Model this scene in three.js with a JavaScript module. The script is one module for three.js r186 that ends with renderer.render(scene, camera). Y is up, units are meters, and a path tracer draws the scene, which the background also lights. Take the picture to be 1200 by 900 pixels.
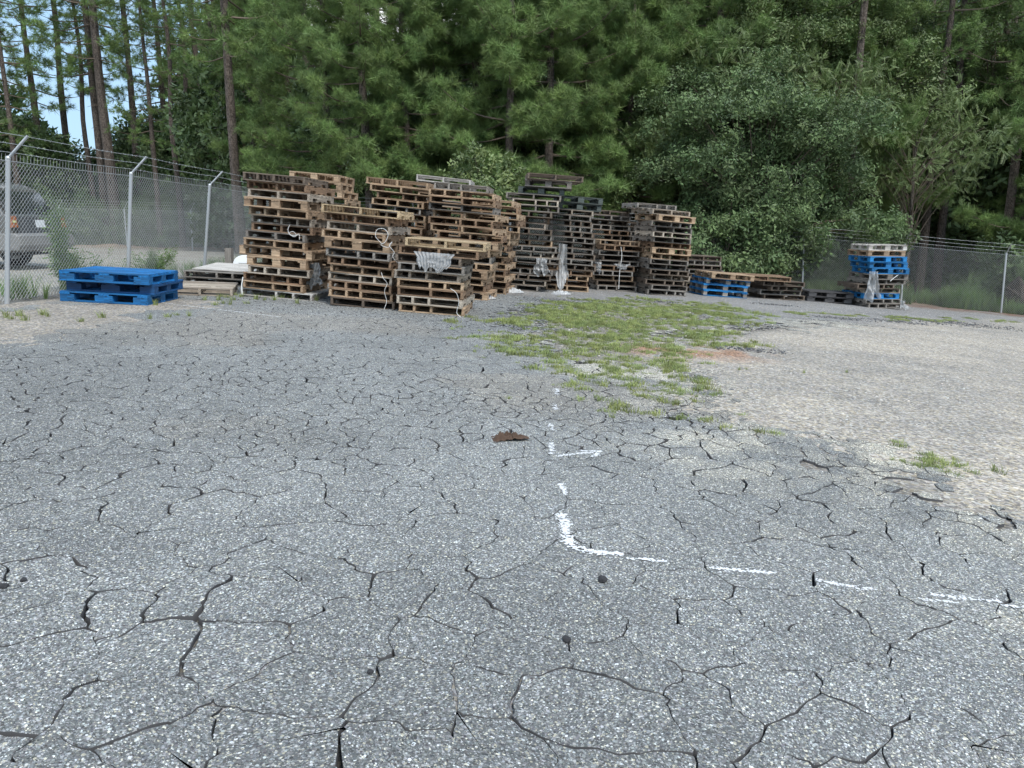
import * as THREE from 'three';
import { mergeGeometries } from 'three/addons/utils/BufferGeometryUtils.js';

// ---------------------------------------------------------------- camera, sky, sun, exposure
const scene = new THREE.Scene();
const PITCH = Math.atan(186 / 900), CP = Math.cos(PITCH), SP = Math.sin(PITCH), EYE = 1.5;
const camera = new THREE.PerspectiveCamera(2 * Math.atan(0.5) * 180 / Math.PI, 4 / 3, 0.05, 1500);
camera.position.set(0, EYE, 0);
camera.lookAt(0, EYE - SP, -CP);

const renderer = new THREE.WebGLRenderer({ antialias: true });
renderer.toneMapping = THREE.LinearToneMapping;
renderer.toneMappingExposure = 1.36;
renderer.shadowMap.enabled = true;

const sun = new THREE.DirectionalLight(new THREE.Color(1, 0.965, 0.91), 3.0);
sun.position.set(22, 60, 34);
sun.castShadow = true;
sun.shadow.radius = 34;
sun.shadow.mapSize.set(2048, 2048);
Object.assign(sun.shadow.camera, { left: -60, right: 60, top: 60, bottom: -60, near: 1, far: 200 });
scene.add(sun, sun.target);

// ---------------------------------------------------------------- noise and random
function rng(seed) { let s = seed | 0; return () => { s = (s + 0x6d2b79f5) | 0; let t = Math.imul(s ^ (s >>> 15), 1 | s); t = (t + Math.imul(t ^ (t >>> 7), 61 | t)) ^ t; return ((t ^ (t >>> 14)) >>> 0) / 4294967296; }; }
const hash = (x, y, z = 0) => { let h = Math.imul(x, 374761393) ^ Math.imul(y, 668265263) ^ Math.imul(z, 2147483647 - 19); h = Math.imul(h ^ (h >>> 13), 1274126177); return ((h ^ (h >>> 16)) >>> 0) / 4294967296; };
const sm = (t) => t * t * (3 - 2 * t);
function noise(x, y, z = 0) {
  const xi = Math.floor(x), yi = Math.floor(y), zi = Math.floor(z), u = sm(x - xi), v = sm(y - yi), w = sm(z - zi);
  const L = (a, b, t) => a + (b - a) * t;
  const f = (k) => L(L(hash(xi, yi, k), hash(xi + 1, yi, k), u), L(hash(xi, yi + 1, k), hash(xi + 1, yi + 1, k), u), v);
  return w ? L(f(zi), f(zi + 1), w) : f(zi);
}
const fbm = (x, y, z = 0, o = 4) => { let a = 0, s = 0.5, n = 0; for (let i = 0; i < o; i++) { a += s * noise(x, y, z + i * 17); n += s; s *= 0.5; x *= 2.03; y *= 2.03; } return a / n; };
const clamp = (v, a = 0, b = 1) => Math.min(b, Math.max(a, v));
const step = (a, b, v) => sm(clamp((v - a) / (b - a)));
const lerp = (a, b, t) => a + (b - a) * t;

{ // one sky: pale blue between bright, broken cloud
  const W = 1024, H = 512, d = new Float32Array(W * H * 4);
  for (let j = 0; j < H; j++) for (let i = 0; i < W; i++) {
    const th = ((i + 0.5) / W - 0.5) * 2 * Math.PI, la = ((j + 0.5) / H - 0.5) * Math.PI;
    const y = Math.sin(la), x = Math.cos(la) * Math.cos(th), z = Math.cos(la) * Math.sin(th), k = (j * W + i) * 4;
    let r, g, b;
    if (y < 0) { r = 0.35; g = 0.38; b = 0.4; } else {
      const q = 1 / (y + 0.22), px = x * q * 1.5 + 31.3, pz = z * q * 1.5 + 7.7;
      const c = step(0.4, 0.6, fbm(px, pz, 3, 6)), up = Math.pow(y, 0.6);
      r = lerp(0.62, 0.22, up); g = lerp(0.86, 0.52, up); b = lerp(1.05, 0.95, up);
      const cl = 1.25 + 0.75 * fbm(px * 2.3 + 9, pz * 2.3, 5, 4);
      r = lerp(r, cl * 0.99, c); g = lerp(g, cl * 1.0, c); b = lerp(b, cl * 1.03, c);
    }
    d[k] = r * 0.82; d[k + 1] = g * 0.82; d[k + 2] = b * 0.82; d[k + 3] = 1;
  }
  const t = new THREE.DataTexture(d, W, H, THREE.RGBAFormat, THREE.FloatType);
  t.mapping = THREE.EquirectangularReflectionMapping; t.magFilter = t.minFilter = THREE.LinearFilter; t.needsUpdate = true;
  scene.background = t; scene.environment = t;
}

// ---------------------------------------------------------------- terrain and pixel helpers
// the lot falls gently from the fence on one side towards the gravel on the other
function terrain(x, z) {
  const X = clamp(x, -21, 19), Z = clamp(z, -38, 4);
  return -0.01867 - 0.071668 * X - 0.016847 * Z - 0.00098 * X * X - 0.00039 * X * Z - 0.000688 * Z * Z + 0.03 * (noise(x * 0.3 + 40, z * 0.3 + 40) - 0.5);
}
function slopeNormal(x, z) { const e = 0.2; return new THREE.Vector3(terrain(x - e, z) - terrain(x + e, z), 2 * e, terrain(x, z - e) - terrain(x, z + e)).normalize(); }
function ray(px, py) { const cx = (px - 600) / 900, cy = (450 - py) / 900; return [cx, -SP + cy * CP, -CP - cy * SP]; }
function at(px, py, D) { const r = ray(px, py); return new THREE.Vector3(r[0] * D, EYE + r[1] * D, r[2] * D); }
function G(px, py) { // a pixel on the ground: where its line of sight meets the terrain
  const r = ray(px, py); let t = 1;
  for (let i = 0; i < 4000 && EYE + r[1] * t > terrain(r[0] * t, r[2] * t); i++) t += 0.02;
  return new THREE.Vector3(r[0] * t, terrain(r[0] * t, r[2] * t), r[2] * t);
}
function baseAt(px, D) { let p = at(px, 340, D); for (let i = 0; i < 8; i++) { const y = terrain(p.x, p.z), z = -(D - (EYE - y) * SP) / CP; p = new THREE.Vector3((px - 600) / 900 * D, y, z); } p.y = terrain(p.x, p.z); return p; }
const poly = (pts) => pts.map(([x, y]) => { const p = G(x, y); return [p.x, p.z]; });
function inside(P, x, z) { let c = false; for (let i = 0, j = P.length - 1; i < P.length; j = i++) { const [ax, az] = P[i], [bx, bz] = P[j]; if ((az > z) !== (bz > z) && x < (bx - ax) * (z - az) / (bz - az) + ax) c = !c; } return c; }
function edgeDist(P, x, z) { // signed distance, positive inside
  let m = 1e9; for (let i = 0, j = P.length - 1; i < P.length; j = i++) { const [ax, az] = P[j], [bx, bz] = P[i], dx = bx - ax, dz = bz - az, t = clamp(((x - ax) * dx + (z - az) * dz) / (dx * dx + dz * dz)); m = Math.min(m, Math.hypot(x - ax - t * dx, z - az - t * dz)); }
  return inside(P, x, z) ? m : -m;
}

// ---------------------------------------------------------------- naming
const taken = new Map();
function numbered(n) { const k = taken.get(n) || 0; taken.set(n, k + 1); return k ? n + '_' + String(k).padStart(3, '0') : n; }
const shade = (o) => { o.castShadow = o.receiveShadow = true; return o; };
function mesh(name, geo, m, parent = scene) { const o = shade(new THREE.Mesh(geo, m)); o.name = parent === scene ? numbered(name) : name; parent.add(o); return o; }
function tag(o, label, category, group) { o.userData = { ...o.userData, label, category }; if (group) o.userData.group = group; return o; }
function thing(name, label, category, group) { const o = new THREE.Group(); o.name = numbered(name); scene.add(o); return tag(o, label, category, group); }
function struct(name, geo, m) { const o = mesh(name, geo, m); o.userData.kind = 'structure'; return o; }

// ---------------------------------------------------------------- textures and materials
function canvasTex(w, h, draw, srgb = true) {
  const c = document.createElement('canvas'); c.width = w; c.height = h; draw(c.getContext('2d'), w, h);
  const mk = (s) => { const t = new THREE.CanvasTexture(c); t.wrapS = t.wrapT = THREE.RepeatWrapping; if (s) t.colorSpace = THREE.SRGBColorSpace; return t; };
  return [mk(true), mk(false)];
}
const gy = (v, a = 0, b = 0) => `rgb(${clamp(v + a, 0, 255) | 0},${clamp(v, 0, 255) | 0},${clamp(v + b, 0, 255) | 0})`;
function stones(seed, back, n, rmin, rmax, tone) {
  return (g, w, h) => {
    const R = rng(seed); g.fillStyle = gy(back); g.fillRect(0, 0, w, h);
    for (let i = 0; i < n; i++) {
      const x = R() * w, y = R() * h, r = rmin + (rmax - rmin) * Math.pow(R(), 2.6), a = R() * 3.14, e = 0.55 + 0.45 * R(), v = tone(R);
      g.fillStyle = v > 150 && R() < 0.35 ? gy(v, 8, -16) : gy(v, R() * 9 - 3, R() * 9 - 4);
      for (const ox of [0, -w, w]) for (const oy of [0, -h, h]) {
        if (x + ox < -r || x + ox > w + r || y + oy < -r || y + oy > h + r) continue;
        g.beginPath();
        for (let k = 0; k < 6; k++) { const t = a + k * 1.047, q = r * (0.75 + 0.5 * hash(i, k, seed)); g.lineTo(x + ox + Math.cos(t) * q, y + oy + Math.sin(t) * q * e); }
        g.fill();
      }
    }
  };
}
const [asphaltMap, asphaltBump] = canvasTex(2048, 2048, stones(11, 90, 380000, 0.8, 6.4, (R) => { const k = R(); return k < 0.5 ? 60 + R() * 56 : k < 0.88 ? 110 + R() * 56 : 158 + R() * 66; }));
const [gravelMap, gravelBump] = canvasTex(1024, 1024, stones(23, 196, 42000, 1.0, 13, (R) => 134 + R() * 121));
const [woodMap, woodBump] = canvasTex(1024, 512, (g, w, h) => {
  const im = g.createImageData(w, h), D = im.data;
  for (let j = 0; j < h; j++) for (let i = 0; i < w; i++) {
    const s = noise(j * 0.35, i * 0.012, 2), l = noise(j * 0.07, i * 0.006, 9), f = noise(j * 0.9, i * 0.06, 4), sp = step(0.82, 0.9, noise(j * 0.05 + 3, i * 0.02, 30)), k = (j * w + i) * 4;
    const v = 150 + 62 * (s - 0.5) + 64 * (l - 0.5) + 40 * (f - 0.5) - 45 * sp;
    D[k] = clamp(v + 44, 0, 255); D[k + 1] = clamp(v + 40, 0, 255); D[k + 2] = clamp(v + 36, 0, 255); D[k + 3] = 255;
  }
  g.putImageData(im, 0, 0);
});
const [barkMap, barkBump] = canvasTex(512, 1024, (g, w, h) => {
  const im = g.createImageData(w, h), D = im.data;
  for (let j = 0; j < h; j++) for (let i = 0; i < w; i++) {
    const wob = 14 * noise(i * 0.03, j * 0.02, 8), cell = Math.abs(noise((i + wob) * 0.09, j * 0.022, 1) - 0.5) * 2, f = noise(i * 0.35, j * 0.22, 5), k = (j * w + i) * 4;
    const v = 88 + 120 * Math.min(1, cell * 2.2) * 0.8 + 44 * (f - 0.5);
    D[k] = clamp(v + 8, 0, 255); D[k + 1] = clamp(v, 0, 255); D[k + 2] = clamp(v - 6, 0, 255); D[k + 3] = 255;
  }
  g.putImageData(im, 0, 0);
});
const rep = (t, u, v) => { const c = t.clone(); c.repeat.set(u, v); c.needsUpdate = true; return c; };
const std = (rgb, roughness = 0.9, more = {}) => new THREE.MeshStandardMaterial({ color: new THREE.Color(...rgb), roughness, side: THREE.DoubleSide, ...more });
const M = {
  asphalt: std([1.0, 1.05, 1.02], 0.93, { map: asphaltMap, bumpMap: asphaltBump, bumpScale: 0.003, vertexColors: true }),
  shadedBinder: std([0.045, 0.045, 0.047], 0.9),  // dark binder of the slab sides, groove shade put into the colour
  ground: std([1, 1, 1], 0.97, { map: gravelMap, bumpMap: gravelBump, bumpScale: 0.012, vertexColors: true }),
  paint: std([0.62, 0.63, 0.635], 0.85),
  oldPaint: std([0.62, 0.63, 0.62], 0.85),
  galv: std([0.5, 0.52, 0.53], 0.42, { metalness: 0.55 }),
  wire: std([0.46, 0.48, 0.48], 0.5, { metalness: 0.45 }),
  bark: std([0.3, 0.265, 0.235], 0.95, { map: barkMap, bumpMap: barkBump, bumpScale: 0.03 }),
  barkGrey: std([0.33, 0.3, 0.27], 0.95, { map: barkMap, bumpMap: barkBump, bumpScale: 0.02 }),
  twig: std([0.13, 0.1, 0.075], 0.95),
  stone: std([0.4, 0.38, 0.35], 0.95),
};
const leafMat = (rgb, t = 0.3, r = 0.6) => (t ? new THREE.MeshPhysicalMaterial({ color: new THREE.Color(...rgb), roughness: r, transmission: t, thickness: 0, side: THREE.DoubleSide }) : std(rgb, r));
M.pine = leafMat([0.135, 0.21, 0.055], 0, 0.6);
M.oak = leafMat([0.105, 0.165, 0.055], 0.25, 0.8);
M.maple = leafMat([0.165, 0.225, 0.07], 0.35, 0.6);
M.frond = leafMat([0.15, 0.215, 0.062], 0.35, 0.6);
M.under = leafMat([0.105, 0.165, 0.055], 0.3, 0.6);
M.grass = leafMat([0.24, 0.285, 0.085], 0.3, 0.8);
M.weed = leafMat([0.15, 0.24, 0.07], 0.35, 0.8);

// ---------------------------------------------------------------- ground
const gravelP = poly([[742, 408], [830, 396], [905, 391], [1010, 384], [1300, 382], [1500, 400], [1600, 640], [1290, 600], [1180, 572], [1080, 542], [985, 522], [905, 492], [868, 462], [812, 438]]);
const grassP = poly([[612, 378], [660, 356], [760, 353], [812, 357], [850, 366], [825, 384], [780, 396], [735, 408], [700, 420], [640, 408]]);
const dustP = poly([[-60, 392], [-20, 372], [60, 357], [180, 353], [250, 356], [262, 362], [150, 369], [40, 382], [0, 400]]);
const clayP = poly([[735, 406], [780, 402], [905, 416], [900, 424], [800, 420], [750, 415]]);
const backLine = (x) => -25.7 + (x + 6.2) * 0.0645; // foot of the back fence
const leftLine = (z) => -6.73 - (z + 10.24) * 0.03;
{
  const xs = [], zs = [];
  for (let x = -320; x < -40; x += 35) xs.push(x); for (let x = -40; x < -14; x += 1) xs.push(x); for (let x = -14; x < 17; x += 0.16) xs.push(x); for (let x = 17; x < 40; x += 1) xs.push(x); for (let x = 40; x <= 320; x += 35) xs.push(x);
  for (let z = 120; z > 8; z -= 16) zs.push(z); for (let z = 8; z > 0; z -= 1) zs.push(z); for (let z = 0; z > -27; z -= 0.16) zs.push(z); for (let z = -27; z > -64; z -= 1) zs.push(z); for (let z = -64; z >= -420; z -= 40) zs.push(z);
  const P = [], C = [], U = [], I = [], nx = xs.length;
  for (const z of zs) for (const x of xs) {
    const e = edgeDist(gravelP, x, z), eg = edgeDist(grassP, x, z), n1 = fbm(x * 0.7, z * 0.7, 3), n2 = fbm(x * 3.1, z * 3.1, 7), n3 = noise(x * 9, z * 9, 2);
    const bare = step(-1.5, 0.1, e + (n1 - 0.5) * 2.4), green = step(-0.9, 0.2, eg + (n1 - 0.5) * 1.8), streak = fbm(x * 0.5 + 3, z * 0.6, 83, 5);
    const forest = step(-0.5, 0.8, backLine(x) - z + (n1 - 0.5)) * step(-0.5, 0.6, x - leftLine(z)) + step(-36.2, -37, z + n1);
    const lot = step(0.1, 0.7, leftLine(z) - x + (n1 - 0.5) * 0.8);
    const far = step(-15.4, -16.4, z - x * 0.12 + (n1 - 0.5) * 1.2) * (x > -2 ? 1 : 0.6);
    const strip = step(1.4, 0.3, Math.abs(z - backLine(x) - 0.6 + (n1 - 0.5)));
    let c = lerp(0.06, 0.34, step(0.62, 0.74, fbm(x * 1.3 + 5, z * 1.3, 13))), r = c, g = c * 0.98, b = c * 0.95;
    const mix = (t, R, Gc, B) => { r = lerp(r, R, t); g = lerp(g, Gc, t); b = lerp(b, B, t); };
    mix(far, 0.3 + 0.1 * n1, 0.3 + 0.1 * n1, 0.3 + 0.095 * n1);
    const pale = step(0.3, 0.66, n1 * 0.4 + n2 * 0.4 + streak * 0.2);
    mix(bare, lerp(0.4, 0.6, pale), lerp(0.385, 0.555, pale), lerp(0.355, 0.48, pale));
    mix(bare * step(0.55, 0.75, n2) * 0.35, 0.34, 0.33, 0.31);
    mix(green, lerp(0.2, 0.42, n2), lerp(0.19, 0.4, n2), lerp(0.15, 0.36, n2));
    mix(step(-0.2, 0.3, edgeDist(clayP, x, z) + (n2 - 0.5) * 0.9) * step(0.35, 0.6, n2), 0.44, 0.27, 0.18);
    mix(step(-1.3, -0.5, edgeDist(dustP, x, z)), 0.36 + 0.12 * n2, 0.335 + 0.11 * n2, 0.295 + 0.1 * n2);
    mix(lot, 0.4 + 0.12 * n2, 0.385 + 0.12 * n2, 0.35 + 0.1 * n2);
    mix(strip * step(0.3, 0.55, n2) * (x > 6 ? 1 : 0.3), 0.24, 0.14, 0.09);
    mix(clamp(forest), 0.36 + 0.14 * n2, 0.26 + 0.11 * n2, 0.175 + 0.08 * n2);
    const k = 0.9 + 0.2 * n3;
    const sunk = (1 - step(-1.0, -0.4, edgeDist(dustP, x, z))) * (1 - bare) * (1 - green * 0.8) * (1 - far) * (1 - lot) * (1 - clamp(forest));
    const depth = lerp(0.045, 0.007, step(0.62, 0.74, fbm(x * 1.3 + 5, z * 1.3, 13)));
    P.push(x, terrain(x, z) - sunk * depth + (1 - sunk) * 0.02 * (n2 - 0.6) + clamp(forest) * 0.5 * step(-26, -50, z) * n1, z); C.push(r * k, g * k, b * k); U.push((x * 0.83 + z * 0.56) / 1.7, (z * 0.83 - x * 0.56) / 1.7);
  }
  for (let j = 0; j < zs.length - 1; j++) for (let i = 0; i < nx - 1; i++) { const a = j * nx + i, b = a + 1, c = a + nx, d = c + 1; I.push(a, b, c, b, d, c); }
  const g = new THREE.BufferGeometry(); g.setAttribute('position', new THREE.Float32BufferAttribute(P, 3)); g.setAttribute('color', new THREE.Float32BufferAttribute(C, 3)); g.setAttribute('uv', new THREE.Float32BufferAttribute(U, 2)); g.setIndex(I); g.computeVertexNormals();
  struct('ground', g, M.ground);
}

// ---------------------------------------------------------------- cracked asphalt: every slab of it stands apart from the next by a real gap
const hashCells = new Map();
{
  const R = rng(77), sites = [], grid = new Map(), key = (a, b) => a * 4096 + b, CS = 0.3;
  const rad = (x, z) => { const n = fbm(x * 0.35 + 3, z * 0.35 + 9, 21, 3); const rim = Math.abs(edgeDist(gravelP, x, z) + (fbm(x * 1.1, z * 1.1, 41, 3) - 0.5) * 2.6 + 0.2), rg = Math.abs(edgeDist(grassP, x, z)); return lerp(0.085, 0.25, step(0.3, 0.72, n)) * lerp(1, 0.78, step(-4, -7, z)) * lerp(0.5, 1, step(0.3, 1.1, Math.min(rim, rg * 1.4))); };
  const covered = (x, z) => {
    if (x < leftLine(z) + 0.3) return false;
    const n = fbm(x * 1.1, z * 1.1, 41, 3), r = hash(Math.floor(x * 97), Math.floor(z * 97), 5);
    const ed = edgeDist(dustP, x, z) + (n - 0.5) * 1.4; if (ed > 0) return false;
    if (z - x * 0.12 + (n - 0.5) * 2.2 < -16) return false;
    const e = edgeDist(gravelP, x, z) + (n - 0.5) * 2.6; if (e > 0.5 || r < step(-1.0, 0.5, e)) return false;
    const eg = edgeDist(grassP, x, z) + (n - 0.5) * 1.6; if (eg > 0.5 || r < 0.8 * step(-0.9, 0.5, eg)) return false;
    return true;
  };
  for (let i = 0; i < 760000; i++) {
    const z = -0.9 - 19.5 * Math.sqrt(R()), hw = -z * 0.78 + 2.2, x = (R() * 2 - 1) * Math.min(hw, 15);
    const r = rad(x, z), cx = Math.floor(x / CS) + 2000, cz = Math.floor(z / CS) + 2000; let ok = true;
    for (let a = -2; a <= 2 && ok; a++) for (let b = -2; b <= 2 && ok; b++) for (const s of grid.get(key(cx + a, cz + b)) || []) if ((s[0] - x) ** 2 + (s[1] - z) ** 2 < r * r) { ok = false; break; }
    if (!ok) continue;
    const s = [x, z, sites.length]; sites.push(s); const k = key(cx, cz); if (!grid.has(k)) grid.set(k, []); grid.get(k).push(s);
  }
  const P = [], N = [], U = [], C = [], I = [], J = [];
  const warp = (x, z) => [x + 0.2 * (noise(x * 2.6, z * 2.6, 51) - 0.5) + 0.075 * (noise(x * 11, z * 11, 53) - 0.5) + 0.026 * (noise(x * 37, z * 37, 57) - 0.5), z + 0.2 * (noise(x * 2.6, z * 2.6, 61) - 0.5) + 0.075 * (noise(x * 11, z * 11, 63) - 0.5) + 0.026 * (noise(x * 37, z * 37, 67) - 0.5)];
  for (const [x, z, id] of sites) {
    if (!covered(x, z)) continue;
    const near = -z < 4.5, nb = [], cx = Math.floor(x / CS) + 2000, cz = Math.floor(z / CS) + 2000;
    for (let a = -4; a <= 4; a++) for (let b = -4; b <= 4; b++) for (const s of grid.get(key(cx + a, cz + b)) || []) { const d = (s[0] - x) ** 2 + (s[1] - z) ** 2; if (s[2] !== id && d < 1.3) nb.push([d, s]); }
    nb.sort((p, q) => p[0] - q[0]);
    let V = [[x - 0.6, z - 0.6], [x + 0.6, z - 0.6], [x + 0.6, z + 0.6], [x - 0.6, z + 0.6]];
    for (const [d, s] of nb.slice(0, 26)) {
      const L = Math.sqrt(d), ex = (s[0] - x) / L, ez = (s[1] - z) / L, h = hash(Math.min(id, s[2]), Math.max(id, s[2]), 9);
      const open = clamp(0.45 * step(0.3, 0.7, fbm(x * 0.5 + 60, z * 0.5, 33, 3)) + 0.7 * step(-3.6, -6.5, z - x * 0.3));
      const gap = h < 0.26 - 0.12 * open ? 0.001 : lerp(0.0028 + 0.002 * open, 0.0062 + 0.0085 * open, Math.pow(clamp((h - 0.14) / 0.86), 1.8));
      const off = L / 2 - gap / 2, W = [];
      for (let i = 0; i < V.length; i++) {
        const p = V[i], q = V[(i + 1) % V.length], a = (p[0] - x) * ex + (p[1] - z) * ez - off, b = (q[0] - x) * ex + (q[1] - z) * ez - off;
        if (a <= 0) W.push(p);
        if ((a < 0) !== (b < 0)) { const t = a / (a - b); W.push([p[0] + (q[0] - p[0]) * t, p[1] + (q[1] - p[1]) * t]); }
      }
      V = W; if (V.length < 3) break;
    }
    if (V.length < 3) continue;
    const seg = near ? 0.024 : -z < 10 ? 0.05 : 0.11, ring = [];
    for (let i = 0; i < V.length; i++) {
      const p = V[i], q = V[(i + 1) % V.length], L = Math.hypot(q[0] - p[0], q[1] - p[1]), n = Math.max(1, Math.round(L / seg));
      for (let k = 0; k < n; k++) {
        let a = p[0] + (q[0] - p[0]) * k / n, b = p[1] + (q[1] - p[1]) * k / n;
        const dx = x - a, dz = z - b, dl = Math.hypot(dx, dz), chip = 0.007 * Math.pow(noise(a * 9, b * 9, id), 4) + (k === 0 ? 0.0015 : 0);
        a += dx / dl * chip; b += dz / dl * chip; ring.push(warp(a, b));
      }
    }
    if (ring.length < 4) continue;
    let mx = 0, mz = 0; for (const [a, b] of ring) { mx += a; mz += b; } mx /= ring.length; mz /= ring.length;
    const o = P.length / 3, n = ring.length, rot = hash(id, 3) * 6.28, cr = Math.cos(rot), sr = Math.sin(rot), ou = hash(id, 5), ov = hash(id, 6), nn = slopeNormal(mx, mz);
    const tx = (hash(id, 7) - 0.5) * 0.012, tz = (hash(id, 8) - 0.5) * 0.012, lift = hash(id, 9) * 0.003;
    const big = fbm(mx * 0.4, mz * 0.4, 71, 4), worn = 0.94 + 0.5 * (big - 0.5) + 0.12 * (hash(id, 11) - 0.5), br = step(0.5, 0.7, fbm(mx * 0.6 + 20, mz * 0.6, 75, 3)) * 0.06;
    const dusty = step(-2.4, 0.3, edgeDist(gravelP, mx, mz) + (fbm(mx * 1.4, mz * 1.4, 44, 4) - 0.5) * 3.2) * 0.9;
    const put = (a, b, y, v) => { const w = 0.88 + 0.24 * fbm(a * 2.2, b * 2.2, 78, 2); P.push(a, y, b); N.push(v[0], v[1], v[2]); U.push(((a - mx) * cr - (b - mz) * sr) / 2.0 + ou, ((a - mx) * sr + (b - mz) * cr) / 2.0 + ov); const q = dusty * step(0.3, 0.6, fbm(a * 5, b * 5, 46, 3)); C.push(lerp(worn * w * (1 + br), 1.95, q), lerp(worn * w, 1.8, q), lerp(worn * w * (1 - br), 1.55, q)); };
    const top = (a, b) => terrain(a, b) + lift + (a - mx) * tx + (b - mz) * tz, up = [nn.x, nn.y, nn.z];
    put(mx, mz, top(mx, mz) + 0.0015, up);
    const ch = 0.003;
    for (const [a, b] of ring) { const dl = Math.hypot(mx - a, mz - b), q = Math.min(ch / dl, 0.4), c = a + (mx - a) * q, d = b + (mz - b) * q; put(c, d, top(c, d), up); }
    for (const [a, b] of ring) { const dl = Math.hypot(mx - a, mz - b), v = [(a - mx) / dl * 0.8, 0.6, (b - mz) / dl * 0.8]; put(a, b, top(a, b) - ch * 0.8, v); }
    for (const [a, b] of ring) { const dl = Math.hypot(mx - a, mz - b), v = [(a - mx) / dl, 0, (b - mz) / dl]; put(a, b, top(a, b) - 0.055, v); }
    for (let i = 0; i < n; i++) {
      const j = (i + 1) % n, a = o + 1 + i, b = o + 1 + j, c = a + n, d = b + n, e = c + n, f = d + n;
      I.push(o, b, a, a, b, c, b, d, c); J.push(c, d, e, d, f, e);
    }
    const hk = key(Math.floor(mx / 0.5) + 2000, Math.floor(mz / 0.5) + 2000); if (!hashCells.has(hk)) hashCells.set(hk, []); hashCells.get(hk).push(ring);
  }
  const g = new THREE.BufferGeometry(); g.setAttribute('position', new THREE.Float32BufferAttribute(P, 3)); g.setAttribute('normal', new THREE.Float32BufferAttribute(N, 3)); g.setAttribute('uv', new THREE.Float32BufferAttribute(U, 2)); g.setAttribute('color', new THREE.Float32BufferAttribute(C, 3)); g.setIndex(I);
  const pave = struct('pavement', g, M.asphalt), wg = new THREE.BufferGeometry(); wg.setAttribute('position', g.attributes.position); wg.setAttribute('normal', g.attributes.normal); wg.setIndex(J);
  mesh('slab_sides', wg, M.shadedBinder, pave).userData.kind = 'stuff'; // the broken edges: unworn black binder, crack shade painted into its colour
  console.log('asphalt tris', I.length / 3, 'sites', sites.length);
}
function onSlab(x, z) {
  const a = Math.floor(x / 0.5) + 2000, b = Math.floor(z / 0.5) + 2000;
  for (let i = -1; i <= 1; i++) for (let j = -1; j <= 1; j++) for (const r of hashCells.get((a + i) * 4096 + b + j) || []) if (inside(r, x, z)) return true;
  return false;
}

// ---------------------------------------------------------------- sprayed paint: flecks of paint on the slabs, thick in the middle of each stroke
function spray(pts, width, density, m, label, group, soft = 1) {
  const R = rng(900 + taken.size * 7 + pts.length), W = pts.map(([x, y]) => G(x, y)), P = [], I = []; let n = 0;
  for (let s = 0; s < W.length - 1; s++) {
    const a = W[s], b = W[s + 1], L = a.distanceTo(b), px = -(b.z - a.z) / L, pz = (b.x - a.x) / L, wd = Array.isArray(width) ? width[s] : width;
    for (let i = 0; i < L * wd * density; i++) {
      const t = R(), g = (R() + R() + R() - 1.5) / 1.5, out = R() < 0.12 ? 1.7 * soft : 0.75, off = g * wd * 0.5 * out * 1.35, x = a.x + (b.x - a.x) * t + px * off, z = a.z + (b.z - a.z) * t + pz * off;
      if (noise(x * 110, z * 110, 3) < 0.38 + 0.16 * noise(x * 14, z * 14, 6) || (soft && !onSlab(x, z))) continue;
      const r = (out > 1 ? 0.0022 : 0.004) + 0.0045 * R(), y = terrain(x, z) + 0.0042 + 0.002 * R(), k = 5, o = P.length / 3, r0 = R() * 6;
      for (let q = 0; q < k; q++) { const an = r0 + q * 6.283 / k, rr = r * (0.6 + 0.7 * R()), X = x + Math.cos(an) * rr, Z = z + Math.sin(an) * rr; P.push(X, y + terrain(X, Z) - terrain(x, z), Z); }
      for (let q = 1; q < k - 1; q++) I.push(o, o + q + 1, o + q); n++;
    }
  }
  const g = new THREE.BufferGeometry(); g.setAttribute('position', new THREE.Float32BufferAttribute(P, 3)); g.setIndex(I); g.computeVertexNormals();
  const o = thing('paint_mark', label, 'paint mark', group); mesh('paint_flecks', g, m, o).userData.kind = 'stuff'; return o;
}
spray([[658, 604], [661, 613], [667, 640], [690, 648], [730, 651]], [0.085, 0.085, 0.075, 0.065], 26000, M.paint, 'thick white sprayed corner mark bent like an L on the asphalt', 'sprayed survey marks');
const dash = (pts, label, w = 0.034, d = 26000) => spray(pts, w, d, M.paint, label, 'sprayed survey marks');
dash([[735, 655], [781, 660]], 'white sprayed dash touching the foot end of the L-shaped mark');
dash([[832, 668], [907, 674]], 'white sprayed dash, second along the row from the L-shaped mark', 0.045);
dash([[955, 682], [990, 689], [1027, 693]], 'white sprayed dash, third along the row from the L-shaped mark', 0.045, 15000);
dash([[1078, 704], [1117, 708]], 'white sprayed dash, lower of the fourth pair from the L-shaped mark', 0.04, 17000);
dash([[1092, 699], [1132, 703]], 'white sprayed dash, upper of the fourth pair from the L-shaped mark', 0.04, 17000);
dash([[1137, 704], [1172, 707]], 'white sprayed dash, last but one along the row from the L-shaped mark', 0.04, 17000);
dash([[1174, 711], [1210, 715]], 'white sprayed dash, last along the row from the L-shaped mark', 0.04, 17000);
dash([[657, 568], [663, 581]], 'short white sprayed dash just beyond the L-shaped mark', 0.05);
dash([[646, 520], [647, 533]], 'short white sprayed dash beside the white arrow', 0.055, 19000);
dash([[645, 497], [647, 506]], 'short white sprayed dash, first beyond the white arrow', 0.055, 15000);
dash([[649, 474], [652, 481]], 'short white sprayed dash, second beyond the white arrow', 0.07, 10000);
dash([[652, 456], [655, 463]], 'short white sprayed dash, third beyond the white arrow, near the grass', 0.08, 14000);
dash([[652, 535.5], [680, 532], [705, 530], [694, 536.5], [705, 530], [682, 529]], 'thin white sprayed arrow on the cracked asphalt', 0.034, 24000);
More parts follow.
